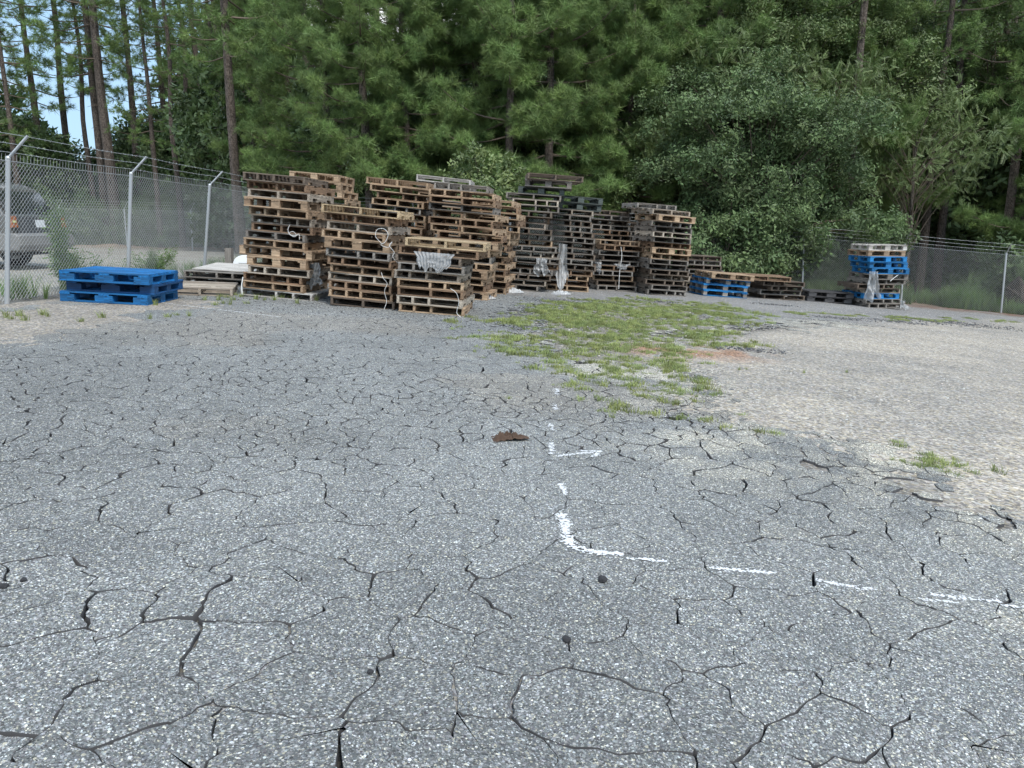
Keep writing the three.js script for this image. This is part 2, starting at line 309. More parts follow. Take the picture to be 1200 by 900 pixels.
spray([[176, 353.5], [230, 360], [330, 372]], 0.09, 5200, M.oldPaint, 'faded white parking line running out from the blue pallets', undefined, 0);

// ---------------------------------------------------------------- pallets
const TONES = { tan: [0.5, 0.365, 0.245], new: [0.6, 0.47, 0.3], grey: [0.31, 0.29, 0.265], dark: [0.19, 0.152, 0.12], brown: [0.33, 0.222, 0.145], pale: [0.52, 0.46, 0.385], black: [0.085, 0.085, 0.09], slate: [0.12, 0.15, 0.145], blue: [0.007, 0.2, 0.56], sky: [0.015, 0.25, 0.64], navy: [0.008, 0.1, 0.3], white: [0.6, 0.585, 0.555] };
const woodMats = {};
for (const [k, c] of Object.entries(TONES)) woodMats[k] = [0.8, 0.95, 1.08, 1.2].map((f, i) => std([c[0] * f * 1.2, c[1] * f * (1.2 + 0.02 * (i - 1)), c[2] * f * (1.2 + 0.03 * (i - 1))], k === 'blue' || k === 'sky' || k === 'navy' ? 0.62 : 0.92, { map: woodMap, bumpMap: woodBump, bumpScale: 0.0025 }));
const geoCache = new Map();
function board(L, h, w, v) { // a sawn board along x, its grain along its length, slightly warped
  const k = [L, h, w, v].join(); if (geoCache.has(k)) return geoCache.get(k);
  const g = new THREE.BoxGeometry(L, h, w, 3, 1, 1), p = g.attributes.position, n = g.attributes.normal, u = g.attributes.uv, R = rng(v * 31 + 5), bow = (R() - 0.5) * 0.012, skew = (R() - 0.5) * 0.012, tw = (R() - 0.5) * 0.006;
  for (let i = 0; i < p.count; i++) {
    const x = p.getX(i), y = p.getY(i), z = p.getZ(i), t = x / L * 2;
    u.setXY(i, x / 1.3 + v * 0.37, (Math.abs(n.getY(i)) > 0.5 ? z : y) / 0.5 + v * 0.213 + (Math.abs(n.getX(i)) > 0.5 ? z * 2 : 0));
    p.setXYZ(i, x + skew * Math.sign(t) * (Math.abs(t) > 0.9 ? z / w : 0), y + (h < 0.03 ? tw * t * z / w : 0), z + bow * (1 - t * t) * (w < 0.2 ? 1 : 0.2));
  }
  g.computeVertexNormals(); geoCache.set(k, g); return g;
}
function stringerGeo(L, h, w, v) { // notched runner along z
  const k = 's' + [L, h, w, v].join(); if (geoCache.has(k)) return geoCache.get(k);
  const s = new THREE.Shape(), a = L / 2, n0 = a - 0.15, n1 = a - 0.38, d = 0.036;
  s.moveTo(-a, 0); s.lineTo(-n0, 0); s.lineTo(-n0 + 0.02, d); s.lineTo(-n1 - 0.02, d); s.lineTo(-n1, 0); s.lineTo(n1, 0); s.lineTo(n1 + 0.02, d); s.lineTo(n0 - 0.02, d); s.lineTo(n0, 0); s.lineTo(a, 0); s.lineTo(a, h); s.lineTo(-a, h);
  const g = new THREE.ExtrudeGeometry(s, { depth: w, bevelEnabled: false }); g.translate(0, 0, -w / 2); g.rotateY(Math.PI / 2);
  const p = g.attributes.position, u = g.attributes.uv; for (let i = 0; i < p.count; i++) u.setXY(i, p.getZ(i) / 1.3 + v * 0.3, (p.getY(i) + p.getX(i)) / 0.5 + v * 0.17);
  geoCache.set(k, g); return g;
}
function buildPallet(kind, tone, v) { // origin at the middle of the underside, the front edge along x
  const g = new THREE.Group(), R = rng(v * 101 + 13 + kind.length * 7), mt = (t = tone) => woodMats[t][Math.floor(R() * 4)];
  const part = (name, geo, x, y, z, m = mt(), ry = 0, j = 1) => { const o = shade(new THREE.Mesh(geo, m)); o.name = name; o.position.set(x + (R() - 0.5) * 0.008 * j, y, z + (R() - 0.5) * 0.008 * j); o.rotation.y = ry + (R() - 0.5) * 0.014 * j; g.add(o); return o; };
  if (kind === 'stringer' || kind === 'wide') {
    const W = kind === 'wide' ? 1.22 : 1.016, D = 1.22, hs = 0.089, t = 0.016, e = W / 2 - 0.024;
    for (const x of [-e, (R() - 0.5) * 0.02, e]) part('stringer', stringerGeo(D, hs, 0.037, v % 3), x, t, 0, mt(), 0, 0.4);
    if (R() < 0.45) part('stringer', stringerGeo(D, hs, 0.037, v % 3), e * 0.5 * (R() < 0.5 ? -1 : 1) * (0.85 + 0.25 * R()), t, 0, mt(), 0, 0.4); // a mended runner beside the middle one
    const tops = [0, 1, 2, 3, 4, 5, 6], miss = R() < 0.35 ? 1 + Math.floor(R() * 5) : -1;
    for (const i of tops) { if (i === miss) continue; const lead = i === 0 || i === 6; part('deck_board', board(W, t, lead ? 0.138 : 0.088, (v + i) % 5), 0, t + hs + t / 2 + 0.0006, lerp(D / 2 - 0.07, -D / 2 + 0.07, i / 6)); }
    for (const i of [0, 1, 2, 3, 4]) part('bottom_board', board(W, t, i === 0 || i === 4 ? 0.138 : 0.088, (v + i + 2) % 5), 0, t / 2 - 0.0006, lerp(D / 2 - 0.07, -D / 2 + 0.07, [0, 0.3, 0.5, 0.7, 1][i]));
    g.userData.h = 0.1235;
  } else {
    const blue = kind === 'blue' || kind === 'grating', W = kind === 'narrow' ? 1.016 : 1.22, D = kind === 'narrow' ? 1.22 : 1.016, t = 0.02, hb = blue ? 0.082 : 0.09, bw = blue ? 0.2 : 0.1, bm = blue ? 0.25 : 0.14, bd = 0.145, eW = W / 2, eD = D / 2, bt = kind === 'mixed' ? 'grey' : tone;
    for (const z of [eD - 0.06, 0, -eD + 0.06]) part('bottom_board', board(W, t, 0.12, (v + 1) % 5), 0, t / 2, z, mt(), 0, 0.3);
    for (const x of [-eW + 0.06, eW - 0.06]) part('bottom_board', board(D - 0.25, t, 0.115, (v + 3) % 5), x, t / 2 - 0.0012, 0, mt(), Math.PI / 2, 0.2);
    for (const [x, w] of [[-eW + bw / 2 + 0.002, bw], [0, bm], [eW - bw / 2 - 0.002, bw]]) for (const z of [eD - bd / 2 - 0.003, 0, -eD + bd / 2 + 0.003]) part('block', board(w, hb, bd, v % 5), x, t + hb / 2, z, mt(bt), 0, 0.3);
    for (const [x, w] of [[-eW + 0.07, 0.14], [0, 0.14], [eW - 0.07, 0.14]]) part('stringer_board', board(D, t, w, v % 5), x, t + hb + t / 2 + 0.0005, 0, mt(), Math.PI / 2, 0.2);
    const n = kind === 'grating' ? 11 : 7, miss = R() < 0.3 && !blue ? 2 + Math.floor(R() * 3) : -1;
    for (let i = 0; i < n; i++) { if (i === miss) continue; part('deck_board', board(W, t, i === 0 || i === n - 1 ? 0.13 : kind === 'grating' ? 0.06 : 0.096, (v + i) % 5), 0, t * 2 + hb + t / 2 + 0.001, lerp(eD - 0.066, -eD + 0.066, i / (n - 1)), mt(), 0, 0.5); }
    g.userData.h = t * 3 + hb + 0.0025;
  }
  return g;
}
const CODES = { // kind, tone, how the label begins
  t: ['stringer', 'tan', 'tan wooden pallet'], d: ['stringer', 'dark', 'dark wooden pallet'], g: ['stringer', 'grey', 'grey wooden pallet'], n: ['wide', 'new', 'light yellowish pallet'], r: ['stringer', 'brown', 'brown wooden pallet'], p: ['stringer', 'pale', 'pale wooden pallet'], e: ['wide', 'white', 'whitish wooden pallet'],
  G: ['wide', 'grey', 'grey wide wooden pallet'], T: ['wide', 'tan', 'tan wide wooden pallet'], R: ['wide', 'brown', 'brown wide wooden pallet'], D: ['wide', 'dark', 'dark wide wooden pallet'], w: ['block', 'tan', 'tan block pallet'], W: ['narrow', 'brown', 'brown block pallet'], x: ['narrow', 'tan', 'tan narrow block pallet'], y: ['narrow', 'grey', 'grey block pallet'],
  B: ['blue', 'blue', 'blue painted pallet'], S: ['blue', 'sky', 'bright blue pallet'], N: ['blue', 'navy', 'dark blue pallet'], M: ['mixed', 'sky', 'blue pallet with grey blocks'], K: ['grating', 'black', 'black plastic pallet'],
  s: ['narrow', 'sky', 'bright blue narrow pallet'], k: ['narrow', 'slate', 'dark green-grey pallet'], q: ['narrow', 'white', 'whitish narrow pallet'],
};
const protos = {};
function palletCopy(code, v) { const k = code + v, [kind, tone] = CODES[code]; if (!protos[k]) protos[k] = buildPallet(kind, tone, v + kind.length); const o = protos[k].clone(); o.userData = { ...protos[k].userData }; return o; }
const ORD = ['', 'second', 'third', 'fourth', 'fifth', 'sixth', 'seventh', 'eighth', 'ninth', 'tenth', 'eleventh', 'twelfth', 'thirteenth', 'fourteenth', 'fifteenth', 'sixteenth', 'seventeenth', 'eighteenth', 'nineteenth', 'twentieth', 'twenty-first', 'twenty-second'];
const stackTop = {};
function stack(id, px, D, yaw, tilt, codes, phrase, { jit = 1, lean = 0, shift = {}, pitch = 0 } = {}) {
  const R = rng(id.length * 131 + Math.round(px * 3)), b = baseAt(px, D), rad = Math.PI / 180;
  const q0 = new THREE.Quaternion().setFromEuler(new THREE.Euler(pitch * rad, yaw * rad, 0, 'YXZ')).premultiply(new THREE.Quaternion().setFromAxisAngle(new THREE.Vector3(0, 0, 1), tilt * rad));
  let y = 0, dx = 0, dz = 0, lx = 0; const n = codes.length, out = [], low = 0.004;
  [...codes].forEach((c, i) => {
    const o = palletCopy(c, Math.floor(R() * 4)), h = o.userData.h, deep = CODES[c][0] === 'block' || CODES[c][0] === 'blue' || CODES[c][0] === 'grating' || CODES[c][0] === 'mixed' ? 1.016 : 1.22;
    if (i) { dx = clamp(dx * 0.7 + (R() - 0.5) * 0.15 * jit, -0.3, 0.3); dz = dz * 0.5 + (R() - 0.5) * 0.13 * jit; }
    lx = Math.tan(lean * rad) * y;
    const s = shift[i] || [0, 0, 0], local = new THREE.Vector3(dx + lx + s[0], y + low, -deep / 2 + dz + s[1]).applyQuaternion(q0);
    o.position.copy(b).add(local);
    o.quaternion.copy(q0).multiply(new THREE.Quaternion().setFromAxisAngle(new THREE.Vector3(0, 1, 0), ((R() - 0.5) * 7 * jit + (s[2] || 0)) * rad));
    if (R() < 0.5) o.rotateY(Math.PI);
    o.name = numbered('pallet'); scene.add(o);
    const place = i === n - 1 ? 'on top of' : i === 0 ? 'at the bottom of' : `${ORD[i]} from the bottom of`;
    tag(o, `${CODES[c][2]} ${place} ${phrase}`, 'pallet', `pallets of ${phrase}`); delete o.userData.h;
    y += h + (i < n - 1 ? 0.0012 : 0); out.push(o);
  });
  stackTop[id] = { b, q: q0, h: y, out };
  return stackTop[id];
}
const onStack = (id, x, y, z) => new THREE.Vector3(x, y, z).applyQuaternion(stackTop[id].q).add(stackTop[id].b); // x along the front, z in front of it

stack('blueLow', 122, 10.75, 1, -3.2, 'BNB', 'the low all-blue stack', { jit: 0.4, shift: { 1: [0.07, -0.09, 0], 2: [0.05, 0.02, 0] } });
stack('greyLow', 254, 14.1, -4, -3, 'GG', 'the stack under the plywood sheet', { jit: 1 });
stack('flat', 232, 12.25, 14, -3.4, 'p', 'the lone spot beside the all-blue stack');
stack('s1', 318, 12.55, -6, -5, 'etrpxwtgrptxprd', 'the plywood-side tall stack', { shift: { 0: [0.1, 0.04, 0] } });
stack('s1b', 366, 16.0, -5, -5, 'ttrtgrttrtgtrTwwx', 'the stack behind the plywood-side stack');
stack('s2', 419, 12.05, -5, -5.5, 'dtrptrgxtprn', 'the stack hung with white strap loops', { jit: 0.8, shift: { 0: [0.07, 0.07, 0] } });
stack('s2b', 461, 15.1, -5, -6, 'trtrtgrtrtrtgtrTT', 'the stack behind the strap-loop stack');
stack('s2c', 507, 17.4, -4, -6, 'trtgrtrtgtrtrtgtrGe', 'the bleached-topped tall stack');
stack('s3', 504, 11.75, -5, -4.5, 'tprtpgdRn', 'the low stack with fringed plastic', { shift: { 7: [0.05, 0, 0], 8: [0.06, 0.03, 0] } });
stack('s4', 535, 14.4, -6, -5, 'wRTwTGTwRTRTGRTg', 'the broad brown stack', { jit: 1.3 });
stack('s4b', 566, 16.0, -6, -5, 'trtrtrtrtxtrtrt', 'the stack behind the broad brown stack', { jit: 1.4 });
stack('s5', 606, 17.2, -3, -4, 'gpdgrgpgtgdprdgpGkyD', 'the tallest leaning stack', { lean: 9, jit: 2 });
stack('s6', 665, 18.1, 3, -4.5, 'trtrdgdgdgdgdgpkk', 'the stack with hanging plastic', { jit: 1, shift: { 15: [0.1, 0, 0], 16: [0.11, 0, 0] } });
stack('s7', 711, 20.3, 3, -4, 'dgdrdgdgdgdrgdgd', 'the dark stack behind the short one', { jit: 1 });
stack('s8', 722, 19.3, 4, -3, 'gdtgrgdgrt', 'the short strap-tied stack', { jit: 1 });
stack('s9', 782, 19.0, 13, -4.5, 'ggdpdggtxrgpggxpg', 'the grey stack beside the leafy tree', { jit: 1.7, lean: 1, shift: { 15: [-0.2, 0, 0], 16: [-0.35, -0.2, 0] } });
stack('s9b', 748, 20.9, 8, -5, 'gdgdgdgdgdgGGD', 'the stack beside the dark rear one', { jit: 1 });
stack('s10', 822, 21.4, 6, -3, 'gdgdgdgd', 'the dark stack behind the wood-topped one', { jit: 0.8 });
stack('s11', 850, 20.2, 10, -5, 'MMMw', 'the wood-topped low blue stack', { jit: 0.8, shift: { 3: [0.02, 0.05, 3] } });
stack('s12', 916, 21.0, 3, -3, 'DGdDR', 'the collapsed grey heap', { jit: 2.4, shift: { 2: [-0.15, 0, 8], 4: [-0.25, 0.1, -3] } });
stack('s13', 972, 21.3, -2, -3, 'KK', 'the ground by the grey heap', { jit: 0.5 });
stack('s14', 1037, 20.9, 2, -0.6, 'ggspdgysssxq', 'the blue-banded stack', { jit: 1.2, shift: { 4: [-0.3, 0.05, 0] } });

// plywood sheet on the grey pallets
{
  const s = stackTop.greyLow, g = board(1.25, 0.018, 1.05, 2), o = mesh('plywood_sheet', g, woodMats.white[2]);
  o.position.copy(onStack('greyLow', 0.12, s.h + 0.055, -0.62)); o.quaternion.copy(s.q); o.rotateX(0.06); tag(o, 'whitish weathered plywood sheet lying on the low grey pallets', 'plywood');
}

// ---------------------------------------------------------------- chain link fences
function tube(pts, r, seg = 5, n = pts.length * 3) { return new THREE.TubeGeometry(new THREE.CatmullRomCurve3(pts), n, r, seg, false); }
function bar(list, a, b, r, sides = 3) { // straight rod, collected as a geometry
  const d = new THREE.Vector3().subVectors(b, a), g = new THREE.CylinderGeometry(r, r, d.length(), sides, 1, true);
  g.applyQuaternion(new THREE.Quaternion().setFromUnitVectors(new THREE.Vector3(0, 1, 0), d.normalize())); g.translate((a.x + b.x) / 2, (a.y + b.y) / 2, (a.z + b.z) / 2); list.push(g);
}
function rods(pairs, r) { // many thin three-sided rods in one geometry
  const P = [], I = [], d = new THREE.Vector3(), u = new THREE.Vector3(), v = new THREE.Vector3();
  for (const [a, b] of pairs) {
    d.subVectors(b, a).normalize(); u.set(Math.abs(d.y) < 0.9 ? 0 : 1, Math.abs(d.y) < 0.9 ? 1 : 0, 0).cross(d).normalize(); v.crossVectors(d, u); const o = P.length / 3;
    for (const p of [a, b]) for (let k = 0; k < 3; k++) { const c = Math.cos(k * 2.094) * r, s = Math.sin(k * 2.094) * r; P.push(p.x + u.x * c + v.x * s, p.y + u.y * c + v.y * s, p.z + u.z * c + v.z * s); }
    for (let k = 0; k < 3; k++) { const l = (k + 1) % 3; I.push(o + k, o + l, o + 3 + k, o + l, o + 3 + l, o + 3 + k); }
  }
  const g = new THREE.BufferGeometry(); g.setAttribute('position', new THREE.Float32BufferAttribute(P, 3)); g.setIndex(I); g.computeVertexNormals(); return g;
}
function fence(A, dir, n, gap, up, armDir, label, H = 1.83, wireR = 0.0028) {
  const t = thing('chain_link_fence', label, 'fence'), R = rng(n * 7 + 3), posts = [];
  for (let i = 0; i <= n; i++) { const x = A.x + dir.x * gap * i, z = A.z + dir.z * gap * i; posts.push({ p: new THREE.Vector3(x, terrain(x, z), z), u: up.clone().add(new THREE.Vector3((R() - 0.5) * 0.03, 0, (R() - 0.5) * 0.03)) }); }
  const pt = (s, h) => { const i = clamp(Math.floor(s / gap), 0, n - 1), f = s / gap - i, a = posts[i], b = posts[i + 1]; return new THREE.Vector3().lerpVectors(a.p, b.p, f).addScaledVector(new THREE.Vector3().lerpVectors(a.u, b.u, f), h); };
  for (const { p, u } of posts) {
    const g = [], top = p.clone().addScaledVector(u, H + 0.03); bar(g, p.clone().addScaledVector(u, -0.25), top, 0.03, 10);
    const cap = new THREE.SphereGeometry(0.034, 8, 6); cap.translate(top.x, top.y, top.z); g.push(cap.toNonIndexed()); mesh('post', mergeGeometries(g.map((q) => (q.index ? q.toNonIndexed() : q))), M.galv, t);
    const a = []; bar(a, top, top.clone().addScaledVector(armDir, 0.4), 0.017, 6); mesh('barbed_wire_arm', mergeGeometries(a), M.galv, t);
  }
  const L = n * gap, d = 0.072, top = H + 0.06, pairs = [], off = armDir.clone();
  for (let i = 0; i < n; i++) {
    const pr = [], s0 = i * gap, s1 = s0 + gap; // one bay of mesh: two families of slanting wires and the twisted tips above the line wire
    for (const sg of [1, -1]) for (let s = s0 - top; s < s1 + top; s += d) {
      let h0 = 0.03, h1 = H, a = s, b = s + sg * (h1 - h0);
      const cut = (lim, lower) => { const side = (v) => (lower ? v < lim : v > lim); if (side(a) && side(b)) return true; if (side(a)) { h0 += Math.abs(lim - a); a = lim; } if (side(b)) { h1 -= Math.abs(b - lim); b = lim; } return false; };
      if (cut(s0, true) || cut(s1, false) || h1 - h0 < 0.01) continue;
      const ns = Math.ceil((h1 - h0) / 0.3); for (let q = 0; q < ns; q++) pr.push([pt(lerp(a, b, q / ns), lerp(h0, h1, q / ns)), pt(lerp(a, b, (q + 1) / ns), lerp(h0, h1, (q + 1) / ns))]);
    }
    for (let s = s0 + 0.02; s < s1; s += d) pr.push([pt(s, H), pt(s + 0.006, H + 0.085)]);
    const o = mesh('wire_mesh', rods(pr, wireR), M.wire, t); o.userData.kind = 'stuff';
    mesh('line_wire', tube([pt(s0, H), pt((s0 + s1) / 2, H - 0.012), pt(s1 - 0.001, H)], 0.004, 4, 6), M.wire, t);
  }
  for (let k = 0; k < 3; k++) { // barbed strands with their barbs
    const q = [0.1, 0.24, 0.385][k], pts = [], br = [];
    for (let i = 0; i <= n * 4; i++) { const s = i / 4 * gap, f = (i % 4) / 4; pts.push(pt(Math.min(s, L - 1e-4), H + 0.03).addScaledVector(off, q).add(new THREE.Vector3(0, -0.05 * f * (1 - f), 0))); }
    const c = new THREE.CatmullRomCurve3(pts), len = c.getLength();
    const g = [new THREE.TubeGeometry(c, n * 10, 0.0033, 4, false).toNonIndexed()];
    for (let s = 0.07; s < len; s += 0.127) { const p = c.getPointAt(s / len), v = new THREE.Vector3(R() - 0.5, R() - 0.5, R() - 0.5).setLength(0.018); br.push([p.clone().add(v), p.clone().sub(v)]); }
    const b = rods(br, 0.0028).toNonIndexed(); g.forEach((x) => x.deleteAttribute('uv')); mesh('barbed_wire', mergeGeometries([...g, b]), M.wire, t);
  }
  return t;
}
const V3 = (x, y, z) => new THREE.Vector3(x, y, z);
fence(V3(leftLine(-4.04), 0, -4.04), V3(-0.03, 0, -1).multiplyScalar(-1).setX(0.03).setZ(-1), 7, 3.1, V3(0.14, 1, 0), V3(0.72, 0.69, 0), 'chain link fence with slanted barbed arms running past the parked vehicle');
fence(V3(-6.2, 0, backLine(-6.2)), V3(1, 0, 0.0645), 11, 3.1, V3(-0.045, 1, 0.01), V3(-0.1, 0.75, 0.62), 'chain link fence with barbed wire along the wood behind the blue-banded stack', 1.83, 0.0026);
fence(V3(-33.3, 0, -36.6), V3(1, 0, 0), 9, 3.05, V3(0.02, 1, 0), V3(0.5, 0.85, 0), 'distant chain link fence across the pale lot beyond the parked vehicle', 1.83, 0.003);

// ---------------------------------------------------------------- vegetation pieces
function tuftGeo(seed, n, len, w) { // a spray of pine needles round a twig tip
  const R = rng(seed), P = [], I = [];
  for (let i = 0; i < n; i++) {
    const a = R() * 6.283, el = 0.25 + 1.25 * R(), y0 = -0.1 * R(), dx = Math.cos(a) * Math.sin(el), dz = Math.sin(a) * Math.sin(el), dy = Math.cos(el), L = len * (0.7 + 0.5 * R()), b = R() * 6.28, ux = Math.cos(b) * w / 2, uz = Math.sin(b) * w / 2, o = P.length / 3;
    P.push(-ux, y0, -uz, ux, y0, uz, dx * L + ux * 0.3, y0 + dy * L - 0.03 * L, dz * L + uz * 0.3); I.push(o, o + 1, o + 2);
  }
  const g = new THREE.BufferGeometry(); g.setAttribute('position', new THREE.Float32BufferAttribute(P, 3)); g.setIndex(I); g.computeVertexNormals(); return g;
}
function leafTo(P, I, o3, dir, side, len, wid, fold = 0.25) { // one folded leaf of four triangles
  const up = new THREE.Vector3().crossVectors(dir, side), o = P.length / 3, q = (a, b, c) => { const v = o3.clone().addScaledVector(dir, a * len).addScaledVector(side, b * wid).addScaledVector(up, c * wid); P.push(v.x, v.y, v.z); };
  q(0, 0, 0); q(0.45, 0.5, fold); q(0.5, 0, 0); q(0.45, -0.5, fold); q(1, 0, -fold * 0.6); I.push(o, o + 1, o + 2, o, o + 2, o + 3, o + 1, o + 4, o + 2, o + 2, o + 4, o + 3);
}
function sprigGeo(seed, n, len, leaf, wid, droop = 0.3) {
  const R = rng(seed), P = [], I = [], d = new THREE.Vector3(), s = new THREE.Vector3();
  for (let i = 0; i < n; i++) {
    const t = (i + 0.5) / n, a = i * 2.4 + R(), o = V3(0.03 * Math.cos(a), t * len, 0.03 * Math.sin(a) - droop * 0.2 * t * t);
    d.set(Math.cos(a), 0.5 - droop * 1.6 * R(), Math.sin(a)).normalize(); s.set(R() - 0.5, R() - 0.5, R() - 0.5).cross(d).normalize();
    leafTo(P, I, o, d, s, leaf * (0.7 + 0.6 * R()), wid * (0.7 + 0.6 * R()));
  }
  const g = new THREE.BufferGeometry(); g.setAttribute('position', new THREE.Float32BufferAttribute(P, 3)); g.setIndex(I); g.computeVertexNormals(); return g;
}
function frondGeo(seed) { // a feathery leaf: paired thin leaflets on a curved stalk
  const R = rng(seed), P = [], I = [], s = new THREE.Vector3();
  for (let i = 0; i < 11; i++) for (const sd of [-1, 1]) { const t = 0.15 + 0.85 * i / 11, o = V3(0, t * 0.42, -0.16 * t * t); s.set(0, 0.2, 1).normalize(); leafTo(P, I, o, V3(sd, 0.35, -0.25 - 0.5 * R()).normalize(), s.clone().cross(V3(sd, 0.35, -0.3)).normalize(), 0.12 * (1 - 0.5 * Math.abs(t - 0.5)), 0.022, 0.1); }
  const g = new THREE.BufferGeometry(); g.setAttribute('position', new THREE.Float32BufferAttribute(P, 3)); g.setIndex(I); g.computeVertexNormals(); return g;
}
function clusterGeo(geo, n, rad, flat, seed, lift = 0.6) { // several sprays that grow together
  const R = rng(seed), out = [];
  for (let i = 0; i < n; i++) { const v = new THREE.Vector3(R() - 0.5, R() - 0.5, R() - 0.5).normalize().multiplyScalar(rad * Math.pow(R(), 0.4)); v.y *= flat; const d = v.clone().normalize().add(new THREE.Vector3(0, lift, 0)).normalize(), o = new THREE.Object3D(); o.position.copy(v); o.quaternion.setFromUnitVectors(new THREE.Vector3(0, 1, 0), d); o.rotateY(R() * 6.28); o.scale.setScalar(0.75 + 0.5 * R()); o.updateMatrix(); out.push(geo.clone().applyMatrix4(o.matrix)); }
  return mergeGeometries(out);
}
const HEAD = clusterGeo(tuftGeo(5, 28, 0.22, 0.011), 11, 0.22, 0.8, 61, 0.7), FAR_HEAD = clusterGeo(tuftGeo(6, 20, 0.26, 0.02), 8, 0.32, 0.7, 62, 0.6), SPRIG = clusterGeo(sprigGeo(8, 10, 0.3, 0.155, 0.07, 0.6), 9, 0.36, 0.5, 63, 0.1), BIG_SPRIG = clusterGeo(sprigGeo(9, 7, 0.36, 0.2, 0.11, 0.35), 8, 0.38, 0.7, 64, 0.2), FROND = clusterGeo(frondGeo(4).scale(0.6, 0.7, 0.6), 9, 0.34, 0.3, 65, 0.15), WEED = sprigGeo(14, 10, 0.32, 0.11, 0.03, 0.15);
const UP = V3(0, 1, 0), dummy = new THREE.Object3D();
function instanced(name, geo, m, list, parent, tint = 0.3, seed = 1) { // list: position, direction, scale
  const o = shade(new THREE.InstancedMesh(geo, m, list.length)), R = rng(seed), c = new THREE.Color();
  list.forEach(([p, d, s], i) => { dummy.position.copy(p); dummy.quaternion.setFromUnitVectors(UP, d); dummy.rotateY(R() * 6.283); dummy.scale.setScalar(s); dummy.updateMatrix(); o.setMatrixAt(i, dummy.matrix); const v = 1 + (R() - 0.5) * 2 * tint, y = (R() - 0.5) * tint * 0.5; o.setColorAt(i, c.setRGB(v * (1 + y), v, v * (1 - y * 0.5))); });
  o.name = name; o.userData.kind = 'stuff'; parent.add(o); return o;
}
function trunkGeo(pts, radii, sides = 9, seed = 1) { // a tapering, slightly fluted stem through points
  const c = new THREE.CatmullRomCurve3(pts), n = Math.max(4, pts.length * 3), P = [], U = [], I = [], q = new THREE.Quaternion(), v = new THREE.Vector3(); let run = 0, last = null;
  for (let i = 0; i <= n; i++) {
    const t = i / n, p = c.getPoint(t), d = c.getTangent(t), f = t * (radii.length - 1), k = Math.min(Math.floor(f), radii.length - 2), r = lerp(radii[k], radii[k + 1], f - k); if (last) run += p.distanceTo(last); last = p; q.setFromUnitVectors(UP, d);
    for (let j = 0; j <= sides; j++) { const a = j / sides * 6.2832, rr = r * (0.9 + 0.2 * noise((j % sides) * 1.7, i * 0.6, seed)); v.set(Math.cos(a) * rr, 0, Math.sin(a) * rr).applyQuaternion(q).add(p); P.push(v.x, v.y, v.z); U.push(j / sides * Math.max(1, Math.round(r * 8)), run * 0.55); }
  }
  for (let i = 0; i < n; i++) for (let j = 0; j < sides; j++) { const a = i * (sides + 1) + j, b = a + sides + 1; I.push(a, b, a + 1, b, b + 1, a + 1); }
  const g = new THREE.BufferGeometry(); g.setAttribute('position', new THREE.Float32BufferAttribute(P, 3)); g.setAttribute('uv', new THREE.Float32BufferAttribute(U, 2)); g.setIndex(I); g.computeVertexNormals(); return g;
}
